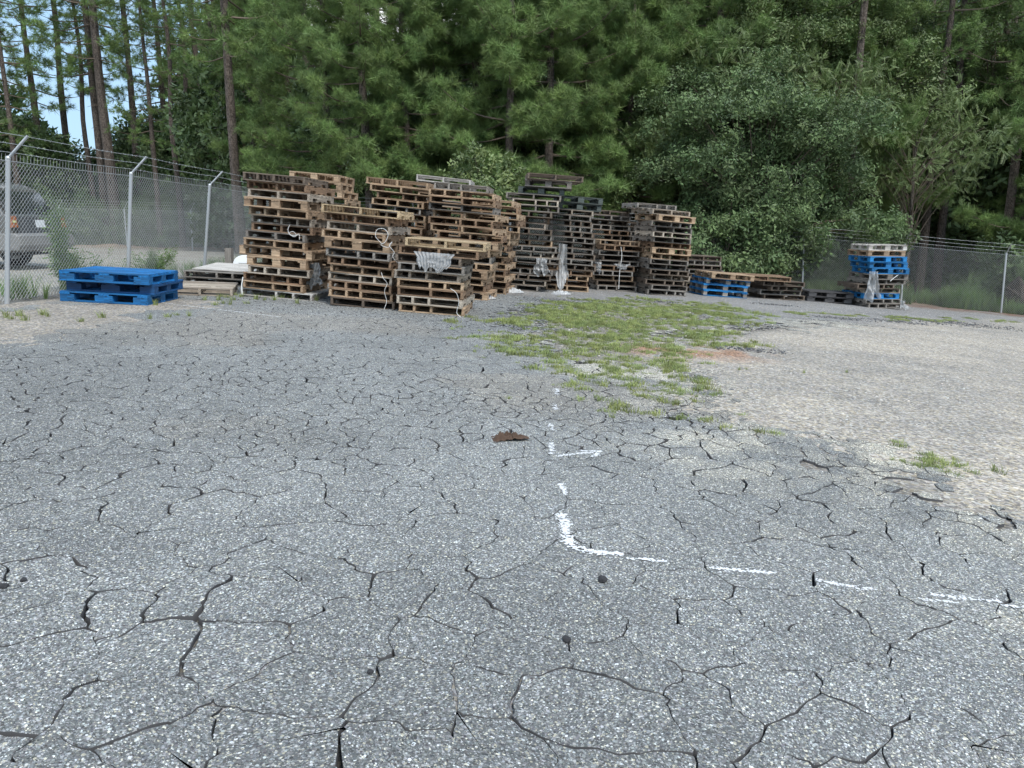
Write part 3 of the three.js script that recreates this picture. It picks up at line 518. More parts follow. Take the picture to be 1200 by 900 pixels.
function makePine({ seed, H, r, low, spread, dens = 1, far = false, sway = 0.4, lowGap = 0.5 }) {
  const R = rng(seed), g = new THREE.Group(), pts = [], rad = [];
  for (let i = 0; i <= 6; i++) { pts.push(V3((noise(i * 0.9, seed) - 0.5) * sway * i / 3, H * i / 6 - (i ? 0 : 0.3), (noise(i * 0.9, seed + 50) - 0.5) * sway * i / 3)); rad.push(r * (i ? 1 - 0.8 * Math.pow(i / 6, 1.2) : 1.25)); }
  const tr = shade(new THREE.Mesh(trunkGeo(pts, rad, far ? 7 : 11, seed), M.bark)); tr.name = 'trunk'; g.add(tr);
  const c = new THREE.CatmullRomCurve3(pts), limbs = [], tufts = [];
  for (let y = low * 0.35; y < low; y += 0.7 + R()) if (R() < 0.7) { const p = c.getPoint(y / H), a = R() * 6.28, L = 0.4 + R() * 1.3; limbs.push(trunkGeo([p, p.clone().add(V3(Math.cos(a) * L * 0.5, 0.05 * L, Math.sin(a) * L * 0.5)), p.clone().add(V3(Math.cos(a) * L, -0.12 * L, Math.sin(a) * L))], [0.018, 0.006], 4, seed)); }
  for (let y = low; y < H - 0.3; y += lowGap * (0.8 + 0.5 * R())) {
    const t = (y - low) / (H - low), full = spread * Math.pow(1 - t, 0.65) * (0.55 + 0.45 * Math.min(1, t * 5 + 0.35)), n = 2 + Math.floor(R() * 2.6), a0 = R() * 6.28;
    for (let k = 0; k < n; k++) {
      const L = full * (0.6 + 0.55 * R()), a = a0 + k * 6.283 / n + R() * 0.7, p = c.getPoint(clamp(y / H)), rise = lerp(-0.05, 0.55, t) + (R() - 0.5) * 0.3, dir = V3(Math.cos(a), rise, Math.sin(a)), mid = p.clone().addScaledVector(dir, L * 0.5).add(V3(0, -0.06 * L, 0)), end = p.clone().addScaledVector(dir, L).add(V3(0, 0.1 * L, 0));
      limbs.push(trunkGeo([p, mid, end], [0.012 + 0.012 * L, 0.01 + 0.003 * L, 0.005], 4, seed + k));
      const heads = Math.max(2, Math.round(L * (far ? 2.4 : 5.2) * dens * (t > 0.6 ? 0.7 : 1)));
      for (let q = 0; q < heads; q++) {
        const f = 0.34 + 0.68 * (q + R()) / heads, hp = f < 0.5 ? p.clone().lerp(mid, f * 2) : mid.clone().lerp(end, f * 2 - 1), w = 0.34 * L * (1.15 - f) + 0.12;
        hp.add(V3((R() - 0.5) * 2 * w, (R() - 0.35) * 0.3, (R() - 0.5) * 2 * w));
        tufts.push([hp, V3(dir.x * 0.45 + (R() - 0.5) * 0.5, 0.8, dir.z * 0.45 + (R() - 0.5) * 0.5).normalize(), (far ? 1.05 : 1) * (0.6 + 0.75 * R())]);
      }
    }
  }
  const lm = shade(new THREE.Mesh(mergeGeometries(limbs), M.twig)); lm.name = 'limbs'; lm.userData.kind = 'stuff'; g.add(lm);
  instanced('crown', far ? FAR_HEAD : HEAD, M.pine, tufts, g, 0.28, seed); return g;
}
function makeLeafy({ seed, rx, ry, rz, cy, clumps, per, geo, m, r = 0.12, flat = 0.6, cs = 0.8, scale = 1, droop = 0.2, bark = M.barkGrey, shell = 0.55, lean = 0 }) {
  const R = rng(seed), g = new THREE.Group(), tall = Math.max(0.3, cy - ry * 0.55), pts = [V3(0, -0.3, 0), V3(0.1, tall * 0.5, 0.05), V3(lean + (R() - 0.5) * 0.4, tall, (R() - 0.5) * 0.4), V3(lean * 1.5, cy + ry * 0.5, 0)];
  const tr = shade(new THREE.Mesh(trunkGeo(pts, [r * 1.3, r, r * 0.8, r * 0.25], 9, seed), bark)); tr.name = 'trunk'; g.add(tr);
  const c = new THREE.CatmullRomCurve3(pts), limbs = [], list = [];
  for (let k = 0; k < clumps; k++) {
    const u = R() * 2 - 1, a = R() * 6.283, q = Math.sqrt(1 - u * u), f = shell + (1 - shell) * Math.sqrt(R()), wob = 0.6 + 0.75 * noise(a * 1.6, u * 2.6, seed), ce = V3(Math.cos(a) * q * rx * f * wob, cy + u * ry * f * wob, Math.sin(a) * q * rz * f * wob);
    if (ce.y < 0.25) ce.y = 0.25 + R() * 0.4;
    const p0 = c.getPoint(clamp(0.35 + 0.5 * (ce.y - tall) / (ry * 1.6 + 0.01), 0.25, 0.92)), md = p0.clone().lerp(ce, 0.55).add(V3(0, 0.1 * p0.distanceTo(ce), 0));
    limbs.push(trunkGeo([p0, md, ce], [r * 0.32, r * 0.16, 0.006], 5, seed + k));
    const out = ce.clone().sub(V3(0, cy, 0)).normalize();
    for (let i = 0; i < per; i++) {
      const w = V3(R() - 0.5, (R() - 0.5) * flat, R() - 0.5).normalize().multiplyScalar(cs * Math.pow(R(), 0.5) * (0.7 + 0.5 * hash(k, seed))); w.y *= flat; w.y -= droop * 0.6 * (w.x * w.x + w.z * w.z);
      const d = w.clone().normalize().addScaledVector(out, 0.5).add(V3(0, 0.25 - droop, 0)).normalize(); list.push([ce.clone().add(w), d, scale * (0.7 + 0.6 * R())]);
    }
  }
  const lm = shade(new THREE.Mesh(mergeGeometries(limbs), M.twig)); lm.name = 'limbs'; lm.userData.kind = 'stuff'; g.add(lm);
  instanced('crown', geo, m, list, g, 0.3, seed); return g;
}
function plant(o, name, pos, turn, label, category, group, s = 1) { o.name = numbered(name); o.position.copy(pos); o.rotation.y = turn; o.scale.setScalar(s); scene.add(o); return tag(o, label, category, group); }
const onGround = (px, D) => baseAt(px, D);

// ---------------------------------------------------------------- the wood
const pineEdge = [makePine({ seed: 101, H: 15, r: 0.17, low: 2.6, spread: 3.6, dens: 1.25 }), makePine({ seed: 102, H: 17, r: 0.19, low: 3.4, spread: 3.9, dens: 1.15 }), makePine({ seed: 103, H: 14, r: 0.15, low: 2.2, spread: 3.2, dens: 1.3 })];
const pineTall = [makePine({ seed: 111, H: 23, r: 0.2, low: 7.5, spread: 3.4, far: true, lowGap: 0.7 }), makePine({ seed: 112, H: 25, r: 0.26, low: 9, spread: 3.8, far: true, lowGap: 0.75 }), makePine({ seed: 113, H: 21, r: 0.15, low: 5.5, spread: 3.0, far: true, lowGap: 0.65 }), makePine({ seed: 114, H: 24, r: 0.19, low: 11, spread: 3.2, far: true, lowGap: 0.8 })];
const used = new Set();
const copyOf = (p) => { if (!used.has(p)) { used.add(p); return p; } return p.clone(); };
{
  const R = rng(4242);
  const edge = [[392, 27.2, 0, 0.95, 'behind the plywood-side stacks'], [478, 26.6, 2, 0.95, 'behind the bleached-topped tall stack'], [560, 27.4, 1, 0.95, 'above the yellow-green sapling'], [640, 26.3, 0, 1, 'behind the stack with hanging plastic'], [735, 28, 2, 1.05, 'behind the short strap-tied stack'], [345, 34, 1, 1, 'where the fence meets the plywood-side stack'], [1205, 27.6, 0, 0.9, 'beside the back fence post and stump'], [830, 29.5, 1, 1.05], [975, 30, 2, 1.1], [436, 25.6, 1, 0.85], [600, 25.2, 2, 1], [520, 28.8, 0, 1.1], [690, 29, 1, 1.1], [900, 32, 0, 1.15], [780, 31, 2, 1.15]];
  for (const [px, D, k, s, where] of edge) plant(copyOf(pineEdge[k]), 'pine_tree', onGround(px, D), R() * 6.28, where ? 'bushy pine with low green boughs ' + where : 'bushy pine with low boughs standing behind the front row of pines', 'tree', 'pines at the wood edge', s);
  const tall = [[283, 31, 0, 1], [140, 39, 1, 1], [128, 40, 0, 1.05], [60, 42, 0, 1], [92, 44, 3, 1.05], [170, 41, 3, 1], [30, 39, 2, 1], [-30, 41, 1, 1], [205, 46, 0, 1], [305, 34, 2, 1], [370, 33, 0, 0.95], [248, 43, 3, 1], [838, 33, 1, 1.1], [985, 27.5, 3, 0.9], [1168, 28.4, 0, 0.9], [1185, 28.8, 3, 0.85], [1012, 33, 2, 1], [880, 38, 0, 1.1], [930, 35, 1, 1], [700, 36, 3, 1], [560, 37, 0, 1.1], [450, 38, 1, 1], [620, 42, 2, 1.1], [1120, 35, 0, 1], [1230, 33, 1, 1], [775, 41, 0, 1.1], [690, 46, 1, 1], [1060, 42, 2, 1.1], [420, 45, 0, 1.1], [510, 48, 3, 1.1], [350, 42, 1, 1], [950, 47, 3, 1.1], [1150, 45, 1, 1.1], [840, 50, 2, 1.15], [300, 49, 2, 1.05], [215, 37.6, 3, 0.75], [232, 40, 3, 0.8], [265, 36, 3, 0.7], [318, 33.5, 3, 0.65], [345, 35, 3, 0.7], [190, 38.5, 0, 0.7], [115, 41, 3, 0.8], [1040, 31.5, 2, 0.9], [1140, 31, 0, 0.9], [1095, 30, 3, 0.85], [1075, 29, 3, 0.8], [600, 54, 1, 1.1], [740, 55, 3, 1.1], [1020, 54, 0, 1.1], [880, 58, 1, 1.1], [470, 57, 2, 1.1], [380, 56, 0, 1], [1240, 48, 0, 1.1], [1130, 57, 3, 1.1], [-90, 44, 3, 1], [-150, 41, 0, 1], [-220, 43, 1, 1], [-310, 42, 2, 1], [-420, 45, 0, 1], [1310, 38, 2, 1], [270, 58, 1, 1]];
  for (const [px, D, k, s] of tall) plant(copyOf(pineTall[k]), 'pine_tree', onGround(px, D), R() * 6.28, 'tall pine with a bare lower trunk standing in the wood', 'tree', 'tall pines of the wood', s);

  plant(makeLeafy({ seed: 201, rx: 3.7, ry: 3.7, rz: 2.6, cy: 3.9, clumps: 98, per: 10, geo: SPRIG, m: M.oak, r: 0.14, flat: 0.28, cs: 0.98, scale: 0.85, droop: 0.42, shell: 0.25 }), 'broadleaf_tree', onGround(880, 26.2), 0, 'big leafy dark green tree overhanging the back fence', 'tree');
  plant(makeLeafy({ seed: 202, rx: 1.5, ry: 1.4, rz: 1.2, cy: 1.6, clumps: 40, per: 6, geo: SPRIG, m: M.oak, r: 0.08, flat: 0.5, cs: 0.6, scale: 0.9, droop: 0.4 }), 'broadleaf_sapling', onGround(893, 25.2), 0, 'low leafy dark green sapling spilling over the collapsed grey heap', 'tree');
  plant(makeLeafy({ seed: 203, rx: 0.8, ry: 1.0, rz: 0.8, cy: 2.45, clumps: 30, per: 6, geo: BIG_SPRIG, m: M.maple, r: 0.06, cs: 0.5, scale: 0.5 }), 'maple_sapling', onGround(562, 21.5), 0, 'bright yellow-green sapling rising behind the broad brown stack', 'tree');
  plant(makeLeafy({ seed: 205, rx: 1.9, ry: 1.3, rz: 1.2, cy: 1.5, clumps: 46, per: 6, geo: SPRIG, m: M.oak, r: 0.06, flat: 0.45, cs: 0.6, scale: 0.85, droop: 0.45 }), 'broadleaf_sapling', onGround(850, 24.6), 0, 'low leafy dark green sapling behind the wood-topped low blue stack', 'tree');
  for (const [px, D, cy, s] of [[960, 27.6, 6.3, 1], [1055, 27.4, 5.2, 0.95], [865, 27.5, 7.7, 0.9], [770, 27.5, 5.6, 0.8]]) plant(makeLeafy({ seed: 210 + px, rx: 2.4, ry: 1.7, rz: 2.0, cy, clumps: 46, per: 7, geo: FROND, m: M.frond, r: 0.07, flat: 0.22, cs: 0.85, scale: 1, droop: 0.18, shell: 0.3 }), 'feathery_tree', onGround(px, D), 0, 'thin tree with layered feathery light green fronds ' + ({ 960: 'beside the big leafy tree', 1055: 'above the blue-banded stack', 865: 'over the top of the big leafy tree', 770: 'above the grey stack' })[px], 'tree', 'feathery trees at the wood edge', s);
  for (const [px, D, cy, rx, ry, c, l] of [[1010, 29.5, 7.6, 2.6, 3.0, 62, 'mid-green leafy tree among the pines above the blue-banded stack'], [1135, 30.5, 8.4, 2.8, 3.0, 62, 'mid-green leafy tree among the pines above the back fence post'], [905, 29, 8.6, 2.6, 2.4, 56, 'mid-green leafy tree rising behind the big leafy tree'], [700, 29.6, 3.6, 2.4, 2.6, 56, 'mid-green leafy tree behind the dark stacks under the pines'], [455, 27.0, 2.6, 1.7, 1.9, 40, 'mid-green leafy sapling behind the strap-loop stacks']]) plant(makeLeafy({ seed: 400 + px, rx, ry, rz: 2.2, cy, clumps: c, per: 7, geo: SPRIG, m: M.frond, r: 0.09, flat: 0.4, cs: 0.8, scale: 0.85, droop: 0.35, shell: 0.35 }), 'broadleaf_tree', onGround(px, D), 0, l, 'tree');
  const shrubs = [makeLeafy({ seed: 301, rx: 2, ry: 2.1, rz: 1.8, cy: 2.2, clumps: 46, per: 6, geo: BIG_SPRIG, m: M.under, r: 0.06, cs: 0.7, scale: 0.9, droop: 0.25 }), makeLeafy({ seed: 302, rx: 2.4, ry: 3.2, rz: 2.2, cy: 3.6, clumps: 64, per: 6, geo: BIG_SPRIG, m: M.under, r: 0.07, cs: 0.8, scale: 1, droop: 0.25 }), makeLeafy({ seed: 303, rx: 1.5, ry: 1.2, rz: 1.4, cy: 1.2, clumps: 34, per: 5, geo: SPRIG, m: M.under, r: 0.04, cs: 0.55, scale: 1, droop: 0.2 })];
  const low = [[300, 36, 1], [345, 33, 0], [420, 32, 1], [470, 31, 0], [520, 33, 1], [600, 31, 1], [655, 30, 0], [700, 32, 1], [750, 31, 1], [800, 34, 1], [560, 29.5, 0], [640, 35, 1], [980, 32, 1], [1080, 33, 1], [1190, 27.3, 2], [1215, 30, 1], [960, 27, 2], [1250, 34, 1], [40, 41, 1], [90, 42.5, 0], [140, 44, 0], [190, 43, 1], [235, 41, 1], [10, 45, 1], [270, 40, 1], [215, 39.6, 2], [165, 39.4, 2], [115, 39.5, 2], [60, 39.5, 2], [320, 44, 1], [380, 40, 1], [440, 42, 1], [500, 41, 1], [570, 44, 1], [650, 42, 1], [720, 44, 1], [790, 45, 1], [860, 43, 1], [930, 42, 1], [1000, 43, 1], [1080, 44, 1], [1160, 42, 1], [1240, 43, 1], [-60, 43, 1], [-130, 42, 1], [-240, 44, 1], [-350, 43, 1], [900, 30, 1], [840, 31, 0]];
  for (const [px, D, k] of low) plant(copyOf(shrubs[k]), 'shrub', onGround(px, D), R() * 6.28, 'dark green leafy shrub growing under the pines', 'shrub', 'undergrowth shrubs of the wood', 0.85 + 0.4 * R());
  // the wood goes on behind, too deep to tell tree from tree
  const deep = []; for (let i = 0; i < 6400; i++) { const a = R(), x = (R() - 0.56) * 165, z = -62 - 14 * R(), y = x < -28 ? 5.5 * Math.pow(R(), 0.8) : lerp(0, 19, Math.pow(R(), 0.75)) * (0.75 + 0.5 * noise(x * 0.15, 3)); deep.push([V3(x, 0.2 + y, z), V3(R() - 0.5, 0.6, R() - 0.5).normalize(), 2.0 + 1.4 * a]); }
  const o = instanced('distant_woods', BIG_SPRIG, M.under, deep, scene, 0.35, 9); o.name = 'distant_woods';
}

// ---------------------------------------------------------------- grass and weeds
const bladeGeo = (seed, n, h, w, sp) => { const R = rng(seed), P = [], I = []; for (let i = 0; i < n; i++) { const a = R() * 6.28, L = h * (0.5 + 0.6 * R()), b = R() * 6.28, bx = Math.cos(b) * sp * R() * 0.5, bz = Math.sin(b) * sp * R() * 0.5, o = P.length / 3, dx = Math.cos(a) * L * sp * 6, dz = Math.sin(a) * L * sp * 6, ux = -Math.sin(a) * w, uz = Math.cos(a) * w; P.push(bx - ux, 0, bz - uz, bx + ux, 0, bz + uz, bx + dx * 0.4 - ux * 0.7, L * 0.65, bz + dz * 0.4 - uz * 0.7, bx + dx * 0.4 + ux * 0.7, L * 0.65, bz + dz * 0.4 + uz * 0.7, bx + dx, L, bz + dz); I.push(o, o + 1, o + 2, o + 1, o + 3, o + 2, o + 2, o + 3, o + 4); } const g = new THREE.BufferGeometry(); g.setAttribute('position', new THREE.Float32BufferAttribute(P, 3)); g.setIndex(I); g.computeVertexNormals(); return g; };
const GRASS = clusterGeo(bladeGeo(3, 14, 0.05, 0.0032, 0.12), 5, 0.1, 0.01, 31, 9), TALL = bladeGeo(5, 26, 0.5, 0.005, 0.07), TUFTY = bladeGeo(7, 30, 0.15, 0.004, 0.11);
{
  const R = rng(515), list = [], fade = poly([[590, 370], [650, 352], [860, 355], [890, 368], [868, 390], [862, 402], [850, 470], [960, 525], [900, 520], [800, 498], [700, 485], [640, 440], [545, 405]]);
  const [x0, x1, z0, z1] = [-1.5, 10, -20.5, -5.2];
  for (let i = 0; i < 75000; i++) {
    const x = lerp(x0, x1, R()), z = lerp(z0, z1, R()), a = edgeDist(grassP, x, z), b = edgeDist(fade, x, z), n = fbm(x * 2.2, z * 2.2, 91, 3), cl = 0.4 * noise(x * 7, z * 7, 93) + 0.6 * noise(x * 15, z * 15, 94);
    const rim = step(-0.9, 0.5, a + (n - 0.5) * 1.8), dens = Math.max(rim * (0.06 + 0.55 * step(0.4, 0.66, n * 0.5 + cl * 0.5)), b > 0 && edgeDist(gravelP, x, z) < 0.6 ? 0.6 * step(0.34, 0.5, n) * step(0.5, 0.66, cl) * step(-0.2, 0.7, b) : 0);
    if (R() > dens) continue; list.push([V3(x, terrain(x, z) - 0.012, z), V3((R() - 0.5) * 0.3, 1, (R() - 0.5) * 0.3).normalize(), (rim > 0.5 ? 0.4 : 0.5) + 0.6 * R() * (0.4 + n)]);
  }
  // a thin line of grass where gravel meets asphalt, and between the road and the gravel
  for (const [pts, w, n] of [[[[868, 470], [905, 495], [985, 522], [1080, 545], [1170, 572]], 0.5, 260], [[[905, 366], [1000, 372], [1080, 374], [1200, 376], [1290, 380]], 0.5, 1500]]) { const Wp = pts.map(([a, b]) => G(a, b)); for (let i = 0; i < n; i++) { const k = Math.floor(R() * (Wp.length - 1)), p = Wp[k].clone().lerp(Wp[k + 1], R()); p.x += (R() - 0.5) * w; p.z += (R() - 0.5) * w * 2; if (noise(p.x * 2.3, p.z * 2.3, 95) < 0.6) continue; p.y = terrain(p.x, p.z) - 0.01; list.push([p, V3((R() - 0.5) * 0.4, 1, (R() - 0.5) * 0.4).normalize(), 0.4 + 0.4 * R()]); } }
  const o = instanced('grass', GRASS, M.grass, list, scene, 0.35, 3); tag(o, 'short green grass growing through the broken asphalt', 'grass');
  console.log('grass', list.length);
  const tufts = [[8, 372], [22, 370], [56, 371], [50, 369], [176, 374], [208, 370], [222, 371], [262, 356], [270, 357], [256, 352], [282, 348], [300, 351], [310, 352], [340, 350], [365, 346], [182, 358], [95, 377], [866, 434], [875, 433], [942, 437], [992, 436], [1046, 539], [1058, 541], [1090, 543], [748, 420], [816, 466], [752, 486], [718, 490], [660, 455], [648, 452], [596, 468], [612, 384], [556, 413], [568, 420], [240, 352], [290, 356], [266, 349], [274, 352], [252, 358], [288, 343], [305, 347], [322, 352], [330, 350], [348, 356], [120, 372], [30, 376], [14, 374], [196, 372], [370, 352], [258, 348], [276, 346]];
  for (const [px, py] of tufts) { const o = mesh('grass_tuft', TUFTY, M.grass); o.position.copy(G(px, py)); o.position.y -= 0.01; o.rotation.y = R() * 6; const k = py > 400 ? 0.4 : 0.8; o.scale.set(k * (0.7 + R() * 0.6), k * (0.5 + R() * 0.6), k * (0.7 + R() * 0.6)); tag(o, 'small tuft of green grass sprouting from the paving', 'grass tuft', 'grass tufts in the paving'); }
  // weeds along the fences
  const weeds = [];
  for (let i = 0; i < 300; i++) { const z = -10.6 - 12 * R(), x = leftLine(z) - 0.25 + (R() - 0.5) * 0.7; if (noise(z * 1.2, 7) < 0.45) continue; weeds.push([V3(x, terrain(x, z), z), V3((R() - 0.5) * 0.6, 1, (R() - 0.5) * 0.6).normalize(), 0.35 + 0.5 * R()]); }
  for (let i = 0; i < 3200; i++) { const x = 5.5 + 16 * R(), z = backLine(x) - 0.1 - 1.6 * R(); if (noise(x * 0.9, z, 27) < 0.3) continue; weeds.push([V3(x, terrain(x, z), z), V3((R() - 0.5) * 0.5, 1, (R() - 0.5) * 0.5).normalize(), 0.5 + 1.7 * R() * R() * noise(x * 0.8, 3)]); }
  const wo = instanced('weeds', TALL, M.weed, weeds, scene, 0.4, 4); tag(wo, 'tall thin weeds growing along the feet of the chain link fences', 'weeds');
}
function weedPlant(p, h, n, label, group, spreadR = 0.25) {
  const R = rng(Math.round(p.x * 91 + p.z * 17)), g = thing('weed_plant', label, 'weed', group), stems = [], list = []; g.position.copy(p);
  for (let i = 0; i < n; i++) { const a = R() * 6.28, e = V3(Math.cos(a) * spreadR * R() * 2, h * (0.6 + 0.5 * R()), Math.sin(a) * spreadR * R() * 2), b = V3(e.x * 0.2, -0.03, e.z * 0.2), m = V3(e.x * 0.45, e.y * 0.55, e.z * 0.45); stems.push(trunkGeo([b, m, e], [0.007, 0.005, 0.002], 4, i)); const c = new THREE.CatmullRomCurve3([b, m, e]); for (let k = 0; k < 12; k++) { const t = 0.15 + 0.85 * R(); list.push([c.getPoint(t), V3(R() - 0.5, 0.8, R() - 0.5).normalize(), (0.9 - 0.4 * t) * (0.6 + 0.5 * R())]); } }
  mesh('stems', mergeGeometries(stems), M.weed, g); instanced('leaves', WEED, M.weed, list, g, 0.3, n);
}
weedPlant(baseAt(76, 11.7), 1.25, 14, 'tall feathery green weed against the chain link fence near the vehicle', undefined, 0.1);
weedPlant(baseAt(88, 12.3), 0.5, 16, 'bushy low green weed behind the all-blue pallets at the fence', undefined, 0.3);
weedPlant(baseAt(178, 14.4), 0.5, 16, 'bushy green weed at the fence foot behind the plywood sheet', undefined, 0.4);
weedPlant(baseAt(1190, 25.6), 2.4, 14, 'tall bright green weed behind the back fence near its post', undefined, 0.3);
weedPlant(baseAt(1130, 25.4), 1.1, 14, 'green leafy weed behind the back fence mesh', undefined, 0.35);

// ---------------------------------------------------------------- loose stone
{
  const g = new THREE.IcosahedronGeometry(1, 0), p = g.attributes.position; for (let i = 0; i < p.count; i++) { const k = 0.75 + 0.5 * hash(Math.round(p.getX(i) * 50), Math.round(p.getY(i) * 50), Math.round(p.getZ(i) * 50)); p.setXYZ(i, p.getX(i) * k, p.getY(i) * k * 0.6, p.getZ(i) * k); } g.computeVertexNormals();
  const R = rng(616), list = [];
  for (let i = 0; i < 60000; i++) {
    const x = lerp(0, 17, R()), z = lerp(-21, -5.5, R()), e = edgeDist(gravelP, x, z), eg = edgeDist(grassP, x, z), far = z - x * 0.12 < -15.8;
    const dens = (e > -1.2 ? 0.9 : eg > -0.8 ? 0.6 : far ? 0.4 : 0) * step(0.25, 0.65, fbm(x * 1.6, z * 1.6, 55, 3)); if (R() > dens) continue;
    list.push([V3(x, terrain(x, z) - 0.004, z), V3((R() - 0.5), 1, (R() - 0.5)).normalize(), 0.004 + 0.013 * Math.pow(R(), 5)]);
  }
  const o = instanced('gravel', g, M.stone, list, scene, 0.35, 8); tag(o, 'loose pale gravel scattered over the bare patch', 'gravel');
}
function lump(seed, sx, sy, sz, det, rough) { const g = new THREE.IcosahedronGeometry(1, det), p = g.attributes.position; for (let i = 0; i < p.count; i++) { const x = p.getX(i), y = p.getY(i), z = p.getZ(i), k = 1 - rough / 2 + rough * fbm(x * 1.7 + seed, y * 1.7 + seed, z * 1.7 + 9, 3) ; p.setXYZ(i, x * k * sx, Math.max(y, -0.4) * k * sy, z * k * sz); } g.computeVertexNormals(); return g; }
for (const [px, py, s, l] of [[706, 682, 0.022, 'black tar chunk lying just below the L-shaped mark'], [664, 752, 0.017, 'small black tar chunk on bare cracked asphalt'], [5, 690, 0.018, 'black tar chunk lying in a long crack'], [28, 682, 0.013, 'small black pebble lying in a long crack'], [434, 792, 0.012, 'tiny dark pebble on the asphalt']]) { const o = mesh('asphalt_chunk', lump(px, s, s * 0.8, s, 1, 0.9), std([0.025, 0.025, 0.027], 0.9)); o.position.copy(G(px, py)); o.position.y += 0.3 * s + 0.002; tag(o, l, 'asphalt chunk'); }
{ // crumbs of broken asphalt in loose heaps
  const g = lump(5, 1, 0.7, 1, 1, 0.9), R = rng(717), list = [];
  for (const [px, py, w, n] of [[985, 373, 0.8, 400], [1120, 379, 1.8, 1500], [1050, 377, 0.9, 500], [880, 410, 0.6, 350], [640, 352, 0.8, 350], [905, 357, 0.7, 300], [700, 352, 0.8, 250], [760, 353, 0.9, 300]]) { const c = G(px, py); for (let i = 0; i < n; i++) { const x = c.x + (R() + R() - 1) * w, z = c.z + (R() + R() - 1) * w * 0.5; list.push([V3(x, terrain(x, z) + 0.004, z), V3(R() - 0.5, 1.2, R() - 0.5).normalize(), 0.004 + 0.018 * Math.pow(R(), 5)]); } }
  const o = instanced('rubble', g, std([0.095, 0.095, 0.097], 0.95), list, scene, 0.5, 12); tag(o, 'dark crumbs of broken asphalt in loose heaps', 'rubble');
}
{ // the brown rag
  const g = new THREE.PlaneGeometry(0.26, 0.12, 44, 22), p = g.attributes.position; g.rotateX(-Math.PI / 2);
  for (let i = 0; i < p.count; i++) { const x = p.getX(i), z = p.getZ(i), e = Math.max(0, 1 - Math.pow(Math.hypot(x / 0.135, z / 0.065), 3)); p.setXYZ(i, x * (0.85 + 0.3 * noise(z * 25, 3)) + 0.02 * noise(x * 30, z * 30, 1), 0.004 + e * 0.085 * Math.pow(Math.abs(fbm(x * 22 + 4, z * 34, 5, 3) - 0.5) * 2, 0.8) + 0.012 * noise(x * 70, z * 70, 3), z * (0.7 + 0.6 * noise(x * 18, 5)) + 0.015 * noise(x * 22, z * 22, 9)); }
  g.computeVertexNormals(); const o = mesh('rag', g, std([0.07, 0.042, 0.027], 0.95)); o.position.copy(G(595, 515)); o.rotation.y = 0.3; tag(o, 'crumpled brown rag lying on the asphalt', 'rag');
}

// ---------------------------------------------------------------- plastic film and straps on the pallets
M.film = new THREE.MeshPhysicalMaterial({ color: new THREE.Color(0.72, 0.73, 0.73), roughness: 0.4, transmission: 0.6, thickness: 0, side: THREE.DoubleSide });
M.strap = std([0.78, 0.78, 0.76], 0.5);
function film(id, x, y, z, w, h, label, { flare = 0.3, fold = 9, depth = 0.06, seed = 1, lie = 0, crum = 1 } = {}) { // film hanging in folds from y downwards
  const nx = 90, ny = 26, g = new THREE.PlaneGeometry(1, 1, nx, ny), p = g.attributes.position;
  for (let i = 0; i < p.count; i++) {
    const u = p.getX(i), v = 0.5 - p.getY(i), sp = 1 + flare * v, ph = u * fold + 1.6 * noise(u * 4, v * 3, seed), rag = 1 - 0.4 * noise(u * 7, seed, 2) * v;
    p.setXYZ(i, u * w * sp * (1 + 0.5 * crum * (noise(v * 4, seed, 5) - 0.5)) + 0.05 * crum * (noise(v * 5, u * 3, seed) - 0.5), -v * h * rag, depth * Math.sin(ph * 2.2) * (0.4 + v * 0.6) + crum * (0.05 * (noise(u * 9, v * 9, seed + 3) - 0.5) + 0.03 * (noise(u * 26, v * 22, seed + 7) - 0.5)) + lie * v * v);
  }
  g.computeVertexNormals(); const o = mesh('plastic_wrap', g, M.film), s = stackTop[id]; o.position.copy(onStack(id, x, y, z)); o.quaternion.copy(s.q); return tag(o, label, 'plastic wrap');
}
film('s3', 0.02, 0.93, 0.045, 0.62, 0.34, 'fringe of torn white plastic film hanging under a light pallet', { flare: -0.35, fold: 30, depth: 0.016, seed: 3, crum: 0.3 });
film('s6', -0.22, 1.08, 0.1, 0.2, 1.08, 'long column of clear plastic film hanging to the ground', { flare: 0.7, fold: 4, depth: 0.08, seed: 5, lie: 0.12 });
film('s5', 0.5, 0.75, 0.08, 0.22, 0.42, 'torn scrap of plastic film on the tallest leaning stack', { flare: 0.5, fold: 5, seed: 8 });
film('s8', 0.08, 0.68, 0.05, 0.34, 0.16, 'small scrap of white plastic film on the short strap-tied stack', { flare: -0.3, fold: 6, depth: 0.03, seed: 11 });
film('s8', -0.5, 0.7, 0.06, 0.14, 0.36, 'narrow plastic film strip at the corner of the short strap-tied stack', { seed: 15, fold: 3 });
film('s14', -0.46, 1.0, 0.1, 0.3, 0.85, 'bunched clear plastic film hanging on the blue-banded stack', { flare: 0.2, fold: 6, depth: 0.09, seed: 19 });
film('s14', 0.46, 0.22, 0.05, 0.1, 0.24, 'plastic film scrap trailing from the foot of the blue-banded stack', { flare: 1.3, fold: 4, seed: 23, lie: 0.16 });
film('s1', 0.62, 0.62, -0.25, 0.2, 0.5, 'plastic film scrap between the plywood-side and strap-loop stacks', { seed: 27, fold: 5 });
